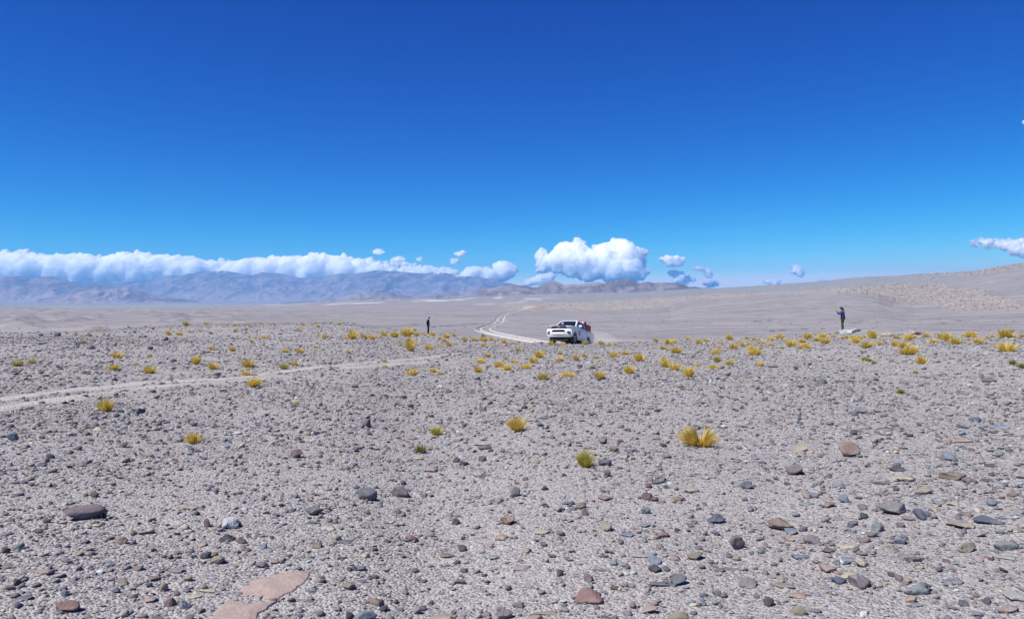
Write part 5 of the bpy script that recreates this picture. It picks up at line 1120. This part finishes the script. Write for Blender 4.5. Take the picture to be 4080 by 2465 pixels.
# where it stands: front wheels on the crest, rear wheels down the far bank
yaw = math.radians(23.5)                                            # nose turned to the left of straight at the camera
fwd = Vector((-math.sin(yaw), -math.cos(yaw), 0)); left = Vector((math.cos(yaw), -math.sin(yaw), 0))
fx_, fy_, _ = point(2243, 1371, 51.6)
fc = Vector((fx_, fy_, 0)); rc = fc - fwd * (AX_F - AX_R)
gz_ = lambda p: float(ground_z(p.x, p.y))
zfL, zfR = gz_(fc + left * 0.8), gz_(fc - left * 0.8); zrL, zrR = gz_(rc + left * 0.8), gz_(rc - left * 0.8)
zf_, zr_ = (zfL + zfR) / 2, (zrL + zrR) / 2
Fv = Vector((fc.x - rc.x, fc.y - rc.y, zf_ - zr_)).normalized()
Lv = Vector((left.x * 1.6, left.y * 1.6, ((zfL - zfR) + (zrL - zrR)) / 2 - 0.03)).normalized()
Uv = Fv.cross(Lv).normalized(); Lv = Uv.cross(Fv).normalized()
RM = Matrix((Fv, Lv, Uv)).transposed().to_4x4()
org = Vector((fc.x, fc.y, zf_ + 0.015)) - Fv * AX_F
TM = Matrix.Translation(org) @ RM
truck.matrix_world = TM
print('truck pitch', math.degrees(math.asin(Fv.z)), 'roll', math.degrees(math.asin(Lv.z)))
# what it carries: each a thing of its own
load = empty('cargo_load'); load.matrix_world = TM
tag(load, 'red slatted load strapped in the bed of the white pickup truck', 'cargo')
MB().box(-2.40, -1.27, -0.70, 0.70, 0.75, 1.80).build('load_block', K_red, load, 0.03)
for s_ in (-1, 1):
    for k in range(6): MB().box(-2.39 + 0.004 * k, -1.28, s_ * 0.701, s_ * 0.730, 1.23 + k * 0.094, 1.305 + k * 0.094).build('slat', K_red, load, 0.01)
sx_ = MB()
for x_ in (-1.5, -2.15): sx_.tube([(x_, -0.72, 1.21), (x_, -0.745, 1.76), (x_, -0.66, 1.815), (x_, 0.66, 1.815), (x_, 0.745, 1.76), (x_, 0.72, 1.21)], 0.014, 6)
sx_.build('strap', K_black, load)
for k, x_ in enumerate((-1.74, -2.06, -2.3)):
    MB().tube([(x_ + 0.13 * math.cos(a), 0.50 - 0.12 * k, 1.80 + (0.22 - 0.03 * k) * math.sin(a)) for a in np.linspace(-0.15, math.pi + 0.1, 14)], 0.022, 7).build('hoop', K_under, load)
MB().tube([(-1.80, 0.40, 1.97), (-2.02, 0.5, 2.10)], 0.022, 7).build('hook', K_under, load)
board = MB().box(-2.74, -2.40, -0.6, 0.72, 1.225, 1.29).build('board', K_under, None, 0.015); board.matrix_world = TM
tag(board, 'dark board lying across the tail end of the white pickup bed', 'board')
fl = empty('warning_flag'); fl.matrix_world = TM; tag(fl, 'red pennant flag standing behind the cab roof of the white pickup', 'flag')
MB().tube([(-1.10, 0.30, 1.21), (-1.10, 0.30, 2.22)], 0.012, 6).build('flagpole', K_red, fl)
MB().plate([(-1.10, 0.285, 2.20), (-1.10, 0.285, 1.90), (-1.105, 0.06, 1.90), (-1.10, 0.14, 2.0)], (1, 0, 0), 0.006).build('flag_cloth', plain_mat('flag_red', (0.75, 0.08, 0.06), 0.7), fl)
bc = MB().lathe_y([(0.02, -0.07), (0.06, -0.06), (0.06, 0.06), (0.02, 0.07)], -1.05, 0.52, 1.86, 14).build('beacon', K_orange, None); bc.matrix_world = TM
tag(bc, 'small amber beacon above the rear corner of the pickup cab', 'beacon')

# dust thrown up behind the truck
v, f = ico(4); q = v.copy(); q *= (1 + 0.25 * fbm(v[:, 0] * 2, v[:, 1] * 2, v[:, 2] * 2, octs=3, seed=7))[:, None]
c0 = TM @ Vector((-2.2, 0.9, 0.5)); dust_o = link('dust_cloud', mesh_np('dust_cloud', q * [2.6, 2.2, 1.05], f, True)); dust_o.location = c0 + Vector((-0.5, 0.3, -0.1))
dm = bpy.data.materials.new('road_dust_air'); dm.use_nodes = True; dm.node_tree.nodes.remove(dm.node_tree.nodes['Principled BSDF'])
pv = dm.node_tree.nodes.new('ShaderNodeVolumePrincipled'); pv.inputs['Color'].default_value = (0.95, 0.92, 0.88, 1); pv.inputs['Density'].default_value = 0.15
dm.node_tree.links.new(pv.outputs[0], dm.node_tree.nodes['Material Output'].inputs['Volume']); dust_o.data.materials.append(dm); tag(dust_o, kind='stuff')
# ------------------------------------------------------------------ the two people
def skin_mesh(name, V, E, root=0, sub=2, mat=None, parent=None):
    """one continuous surface grown over a skeleton of joints (x, y, z, radius[, radius2])"""
    me = bpy.data.meshes.new(name); me.from_pydata([v[:3] for v in V], E, []); o = bpy.data.objects.new(name, me); C.objects.link(o)
    o.modifiers.new('skin', 'SKIN').use_smooth_shade = True
    for k, v in enumerate(V):
        sv = me.skin_vertices[0].data[k]; sv.radius = (v[3], v[4] if len(v) > 4 else v[3]); sv.use_root = (k == root)
    o.modifiers.new('sub', 'SUBSURF').levels = sub
    m2 = bpy.data.meshes.new_from_object(o.evaluated_get(bpy.context.evaluated_depsgraph_get())); m2.name = name
    bpy.data.objects.remove(o); bpy.data.meshes.remove(me)
    m2.polygons.foreach_set('use_smooth', np.ones(len(m2.polygons), bool))
    return link(name, m2, mat, parent)
def lerp(a, b, t): return tuple(a[i] + (b[i] - a[i]) * t for i in range(3))
def hand_bones(V, E, wrist_i, wrist, palm_dir, up, spread, curl):
    """palm, four bent fingers of unequal length and a thumb from the side of the palm"""
    w = Vector(wrist); d = Vector(palm_dir).normalized(); u = Vector(up).normalized(); s = d.cross(u).normalized() * spread
    p = w + d * 0.055; V.append((*p, 0.024, 0.016)); pi = len(V) - 1; E.append((wrist_i, pi))
    for k, (off, ln) in enumerate(((-0.03, 0.068), (-0.01, 0.078), (0.01, 0.074), (0.028, 0.058))):
        b = p + s * off + d * 0.035; q = b + (d * math.cos(curl) - u * math.sin(curl)) * ln * 0.55; r = q + (d * math.cos(curl * 2) - u * math.sin(curl * 2)) * ln * 0.5
        n0 = len(V); V += [(*b, 0.0095), (*q, 0.0088), (*r, 0.0072)]; E += [(pi, n0), (n0, n0 + 1), (n0 + 1, n0 + 2)]
    b = w + d * 0.03 - s * 0.03; q = b + d * 0.03 - s * 0.025; r = q + d * 0.03 - s * 0.004
    n0 = len(V); V += [(*b, 0.012), (*q, 0.0105), (*r, 0.008)]; E += [(pi, n0), (n0, n0 + 1), (n0 + 1, n0 + 2)]
M_skin = plain_mat('skin', (0.33, 0.19, 0.13), 0.55, 0.35, 0, 0.12, 20)
M_hair = plain_mat('dark_hair', (0.02, 0.016, 0.014), 0.7, 0.3, 0, 0.4, 60)
M_eye = plain_mat('eye_dark', (0.02, 0.018, 0.018), 0.1, 0.5)
def person(label, J, cloth, loc, rz):
    """J: joints in the person's own space, facing +x; cloth: materials"""
    root = None
    pel, spi, che, nek, hed = J['pelvis'], J['spine'], J['chest'], J['neck'], J['head']
    V, E = [], []
    def add(p, r, to=None, r2=None):
        V.append((*p, r, r2 if r2 else r)); k = len(V) - 1
        if to is not None: E.append((to, k))
        return k
    a = add(pel, 0.145, None, 0.115); b = add(spi, 0.13, a, 0.105); c = add(che, 0.155, b, 0.115); d = add(nek, 0.055, c); e = add(lerp(nek, hed, 0.55), 0.062, d); f = add(hed, 0.088, e, 0.078)
    fx = Vector(J['face']).normalized(); up_ = (Vector(hed) - Vector(nek)).normalized()
    add(Vector(hed) + up_ * 0.055, 0.072, f); g = add(Vector(hed) + fx * 0.075 - up_ * 0.02, 0.022, f); add(Vector(hed) + fx * 0.108 - up_ * 0.028, 0.011, g)      # skull, nose
    add(Vector(hed) + fx * 0.055 - up_ * 0.085, 0.035, e)                                                                                          # chin
    lat = up_.cross(fx).normalized()
    for s_ in (1, -1):
        add(Vector(hed) + lat * s_ * 0.092 - up_ * 0.01, 0.014, f)                                                                                  # ears
    arms = []
    for sd in ('L', 'R'):
        sh, el, wr = J['shoulder' + sd], J['elbow' + sd], J['wrist' + sd]
        i = add(sh, 0.062, c); j = add(lerp(sh, el, 0.5), 0.05, i); k = add(el, 0.043, j); l = add(lerp(el, wr, 0.45), 0.04, k); m_ = add(wr, 0.028, l)
        hand_bones(V, E, m_, wr, J['palm' + sd], J['back' + sd], 1 if sd == 'L' else -1, J.get('curl', 0.5))
        hp, kn, an, to = J['hip' + sd], J['knee' + sd], J['ankle' + sd], J['toe' + sd]
        i = add(hp, 0.095, a); j = add(lerp(hp, kn, 0.5), 0.08, i); k = add(kn, 0.06, j); l = add(lerp(kn, an, 0.35), 0.06, k); m_ = add(an, 0.042, l); add(lerp(an, to, 0.5), 0.042, m_, 0.035); add(to, 0.032, len(V) - 1, 0.026)
    body = skin_mesh('person', V, E, 0, 2, M_skin)
    body.location = loc; body.rotation_euler = (0, 0, rz); tag(body, label, 'person')
    # jacket
    V, E = [], []
    hem = lerp(pel, spi, 0.05)
    a = add((hem[0], hem[1], hem[2] - 0.13), 0.21, None, 0.18); b = add(spi, 0.20, a, 0.175); c = add(che, 0.21, b, 0.17); d = add(lerp(che, nek, 0.8), 0.085, c, 0.08)
    for sd in ('L', 'R'):
        sh, el, wr = J['shoulder' + sd], J['elbow' + sd], J['wrist' + sd]
        i = add(sh, 0.088, c); j = add(lerp(sh, el, 0.5), 0.076, i); k = add(el, 0.068, j); l = add(lerp(el, wr, 0.5), 0.06, k); add(lerp(el, wr, 0.97), 0.046, l)
    skin_mesh('jacket', V, E, 0, 2, cloth['jacket'], body)
    V, E = [], []
    a = add((pel[0], pel[1], pel[2] + 0.10), 0.175, None, 0.15)
    for sd in ('L', 'R'):
        hp, kn, an = J['hip' + sd], J['knee' + sd], J['ankle' + sd]
        i = add(hp, 0.13, a); j = add(lerp(hp, kn, 0.5), 0.112, i); k = add(kn, 0.092, j); l = add(lerp(kn, an, 0.5), 0.088, k); add(lerp(kn, an, 0.93), 0.070, l)
    skin_mesh('trousers', V, E, 0, 2, cloth['trousers'], body)
    for sd in ('L', 'R'):
        an, to = J['ankle' + sd], J['toe' + sd]
        V, E = [], []; i = add((an[0], an[1], an[2] + 0.07), 0.056); j = add((an[0], an[1], an[2] - 0.02), 0.06, i); k = add(lerp(an, to, 0.55), 0.052, j, 0.046); add(lerp(an, to, 1.08), 0.045, k, 0.034)
        skin_mesh('boot', V, E, 0, 2, cloth['boots'], body)
    # face
    for s_ in (1, -1):
        v, f_ = ico(2); p = Vector(hed) + fx * 0.076 + lat * s_ * 0.032 + up_ * 0.008
        link('eye', mesh_np('eye', v * 0.012 + np.array(p), f_, True), M_eye, body)
    v, f_ = ico(2); p = Vector(hed) + fx * 0.082 - up_ * 0.066
    B = np.array([fx, lat, up_]); link('mouth', mesh_np('mouth', (v * [0.008, 0.026, 0.006]) @ B + np.array(p), f_, True), plain_mat('lip', (0.20, 0.075, 0.06), 0.5), body)
    # hair on the back and sides of the head
    v, f_ = ico(3); q = v * [0.100, 0.095, 0.108]; k = (v[:, 0] > 0.15) & (v[:, 2] < 0.55); q[k] *= 0.82
    link('hair', mesh_np('hair', q @ B + np.array(Vector(hed) + up_ * 0.022 - fx * 0.012), f_, True), M_hair, body)
    return body, B, Vector(hed), fx, up_, lat
def dome(mb, c, B, rx, ry, rz, low=-0.1, seg=24, n=8):
    """cap-like shell"""
    rows = []
    for i in range(n + 1):
        t = low + (math.pi / 2 - low) * i / n
        rows.append([mb.bm.verts.new(Vector(np.array([rx * math.cos(t) * math.cos(a), ry * math.cos(t) * math.sin(a), rz * math.sin(t)]) @ B) + c) for a in np.linspace(0, 2 * math.pi, seg + 1)[:-1]])
    for A, D in zip(rows[:-1], rows[1:]):
        for k in range(seg): mb.bm.faces.new((A[k], A[(k + 1) % seg], D[(k + 1) % seg], D[k]))
    mb.bm.faces.new(rows[0][::-1])
M_blk = plain_mat('black_jacket', (0.010, 0.010, 0.014), 0.85, 0.2, 0, 0.3, 14, 0.3); M_blk2 = plain_mat('black_trousers', (0.016, 0.015, 0.018), 0.85, 0.2, 0, 0.3, 14, 0.3)
M_boot = plain_mat('dark_boot', (0.035, 0.026, 0.022), 0.8, 0.2)
# person in black, side on, looking to the right, hand in the pocket
J1 = dict(pelvis=(0.0, 0, 0.96), spine=(-0.015, 0, 1.16), chest=(-0.02, 0, 1.36), neck=(0.045, 0, 1.52), head=(0.095, 0, 1.635), face=(1, 0, -0.12),
          shoulderL=(-0.02, 0.17, 1.42), elbowL=(-0.15, 0.25, 1.15), wristL=(0.03, 0.22, 0.99), palmL=(0.8, -0.3, -0.5), backL=(0, 1, 0),
          shoulderR=(-0.02, -0.17, 1.42), elbowR=(-0.17, -0.25, 1.15), wristR=(0.02, -0.22, 0.98), palmR=(0.8, 0.3, -0.5), backR=(0, -1, 0),
          hipL=(0.0, 0.09, 0.90), kneeL=(0.035, 0.10, 0.50), ankleL=(0.0, 0.10, 0.085), toeL=(0.17, 0.12, 0.035), hipR=(0.0, -0.09, 0.90), kneeR=(0.005, -0.10, 0.50), ankleR=(-0.05, -0.10, 0.085), toeR=(0.12, -0.12, 0.035))
px1, py1, _ = point(1706, 1331, 72.0)
b1, B1, h1, f1, u1, l1 = person('person in dark clothes and purple cap standing side on, watching the truck', J1, dict(jacket=M_blk, trousers=M_blk2, boots=M_boot), (px1, py1, float(ground_z(px1, py1))), math.radians(8))
b1.scale = (0.94, 0.94, 0.94)
cap = MB(); dome(cap, h1 + u1 * 0.035 - f1 * 0.008, B1, 0.112, 0.105, 0.098, -0.05)
br_ = [h1 + u1 * 0.045 + f1 * (0.09 + 0.105 * math.cos(a)) + l1 * 0.085 * math.sin(a) - u1 * 0.02 * math.cos(a) for a in np.linspace(-math.pi / 2, math.pi / 2, 9)]
cap.plate(br_, u1, 0.010); cap.build('cap', plain_mat('purple_cap', (0.065, 0.045, 0.20), 0.8, 0.2), b1)
# person in blue, side on, looking left through a phone held up in both hands
J2 = dict(pelvis=(-0.02, 0, 0.96), spine=(-0.03, 0, 1.16), chest=(-0.015, 0, 1.36), neck=(0.02, 0, 1.52), head=(0.06, 0, 1.635), face=(1, 0, -0.02),
          shoulderL=(0.0, 0.18, 1.42), elbowL=(0.22, 0.21, 1.22), wristL=(0.375, 0.07, 1.40), palmL=(0.25, -0.15, 0.95), backL=(-0.6, 0.8, 0),
          shoulderR=(0.0, -0.18, 1.42), elbowR=(0.22, -0.21, 1.22), wristR=(0.375, -0.07, 1.40), palmR=(0.25, 0.15, 0.95), backR=(-0.6, -0.8, 0), curl=0.75,
          hipL=(-0.02, 0.09, 0.90), kneeL=(0.03, 0.11, 0.50), ankleL=(0.01, 0.12, 0.085), toeL=(0.18, 0.14, 0.035), hipR=(-0.02, -0.09, 0.90), kneeR=(-0.01, -0.11, 0.50), ankleR=(-0.06, -0.12, 0.085), toeR=(0.11, -0.14, 0.035))
M_blue = plain_mat('blue_jacket', (0.02, 0.042, 0.15), 0.8, 0.25, 0, 0.35, 6, 0.3)
mc = Mat('camouflage_trousers', 0.85, 0.2); nz_ = mc.noise(mc.objc(), 9, 3, 0.6)
mc.color(mc.ramp(nz_, [(0.40, (0.014, 0.0135, 0.016)), (0.50, (0.045, 0.041, 0.038)), (0.60, (0.11, 0.10, 0.092))], 'CONSTANT'))
bx_, by_, bz_ = BOULDER
bv = np.empty(len(bo.data.vertices) * 3, np.float32); bo.data.vertices.foreach_get('co', bv); bv = bv.reshape(-1, 3)
sx2, sy2, sz2 = point(3357, 1314, by_ + 0.22)
near_ = bv[np.hypot(bv[:, 0] + bx_ - sx2, bv[:, 1] + by_ - sy2) < 0.22]
top_ = float(near_[:, 2].max()) + bz_ if len(near_) else sz2
b2, B2, h2, f2, u2, l2 = person('person in blue jacket and brimmed hat standing on the white boulder, holding up a phone', J2, dict(jacket=M_blue, trousers=mc.m, boots=M_boot), (sx2, sy2, top_ - 0.04), math.radians(180 - 14))
hat = MB(); M_hat = plain_mat('dark_hat', (0.020, 0.019, 0.020), 0.85, 0.2)
dome(hat, h2 + u2 * 0.045 - f2 * 0.006, B2, 0.118, 0.110, 0.105, 0.0)
hat.plate([h2 + u2 * 0.042 + f2 * (0.02 + 0.20 * math.cos(a)) + l2 * 0.165 * math.sin(a) - u2 * (0.015 * math.cos(a)) for a in np.linspace(0, 2 * math.pi, 25)[:-1]], u2, 0.008)
hat.build('hat', M_hat, b2)
nf = MB(); G = []
for i, t in enumerate(np.linspace(0, 1, 5)):
    G.append([Vector(h2) + u2 * (0.05 - 0.19 * t) - f2 * ((0.115 + 0.06 * t) * math.cos(a)) + l2 * (0.115 + 0.03 * t) * math.sin(a) for a in np.linspace(-1.2, 1.2, 9)])
for i in range(4):
    for j in range(8): nf.face([G[i][j], G[i][j + 1], G[i + 1][j + 1], G[i + 1][j]])
bmesh.ops.remove_doubles(nf.bm, verts=nf.bm.verts, dist=1e-5); bmesh.ops.solidify(nf.bm, geom=nf.bm.faces[:], thickness=0.006); nf.build('neck_flap', M_hat, b2)
phone = MB().box(0.455, 0.465, -0.038, 0.038, 1.455, 1.615).build('phone', plain_mat('phone_black', (0.02, 0.02, 0.024), 0.25, 0.5), None, 0.004)
phone.matrix_world = b2.matrix_world.copy() if False else Matrix.Translation(b2.location) @ Matrix.Rotation(b2.rotation_euler.z, 4, 'Z')
tag(phone, 'dark phone held upright in front by the person in blue', 'phone')
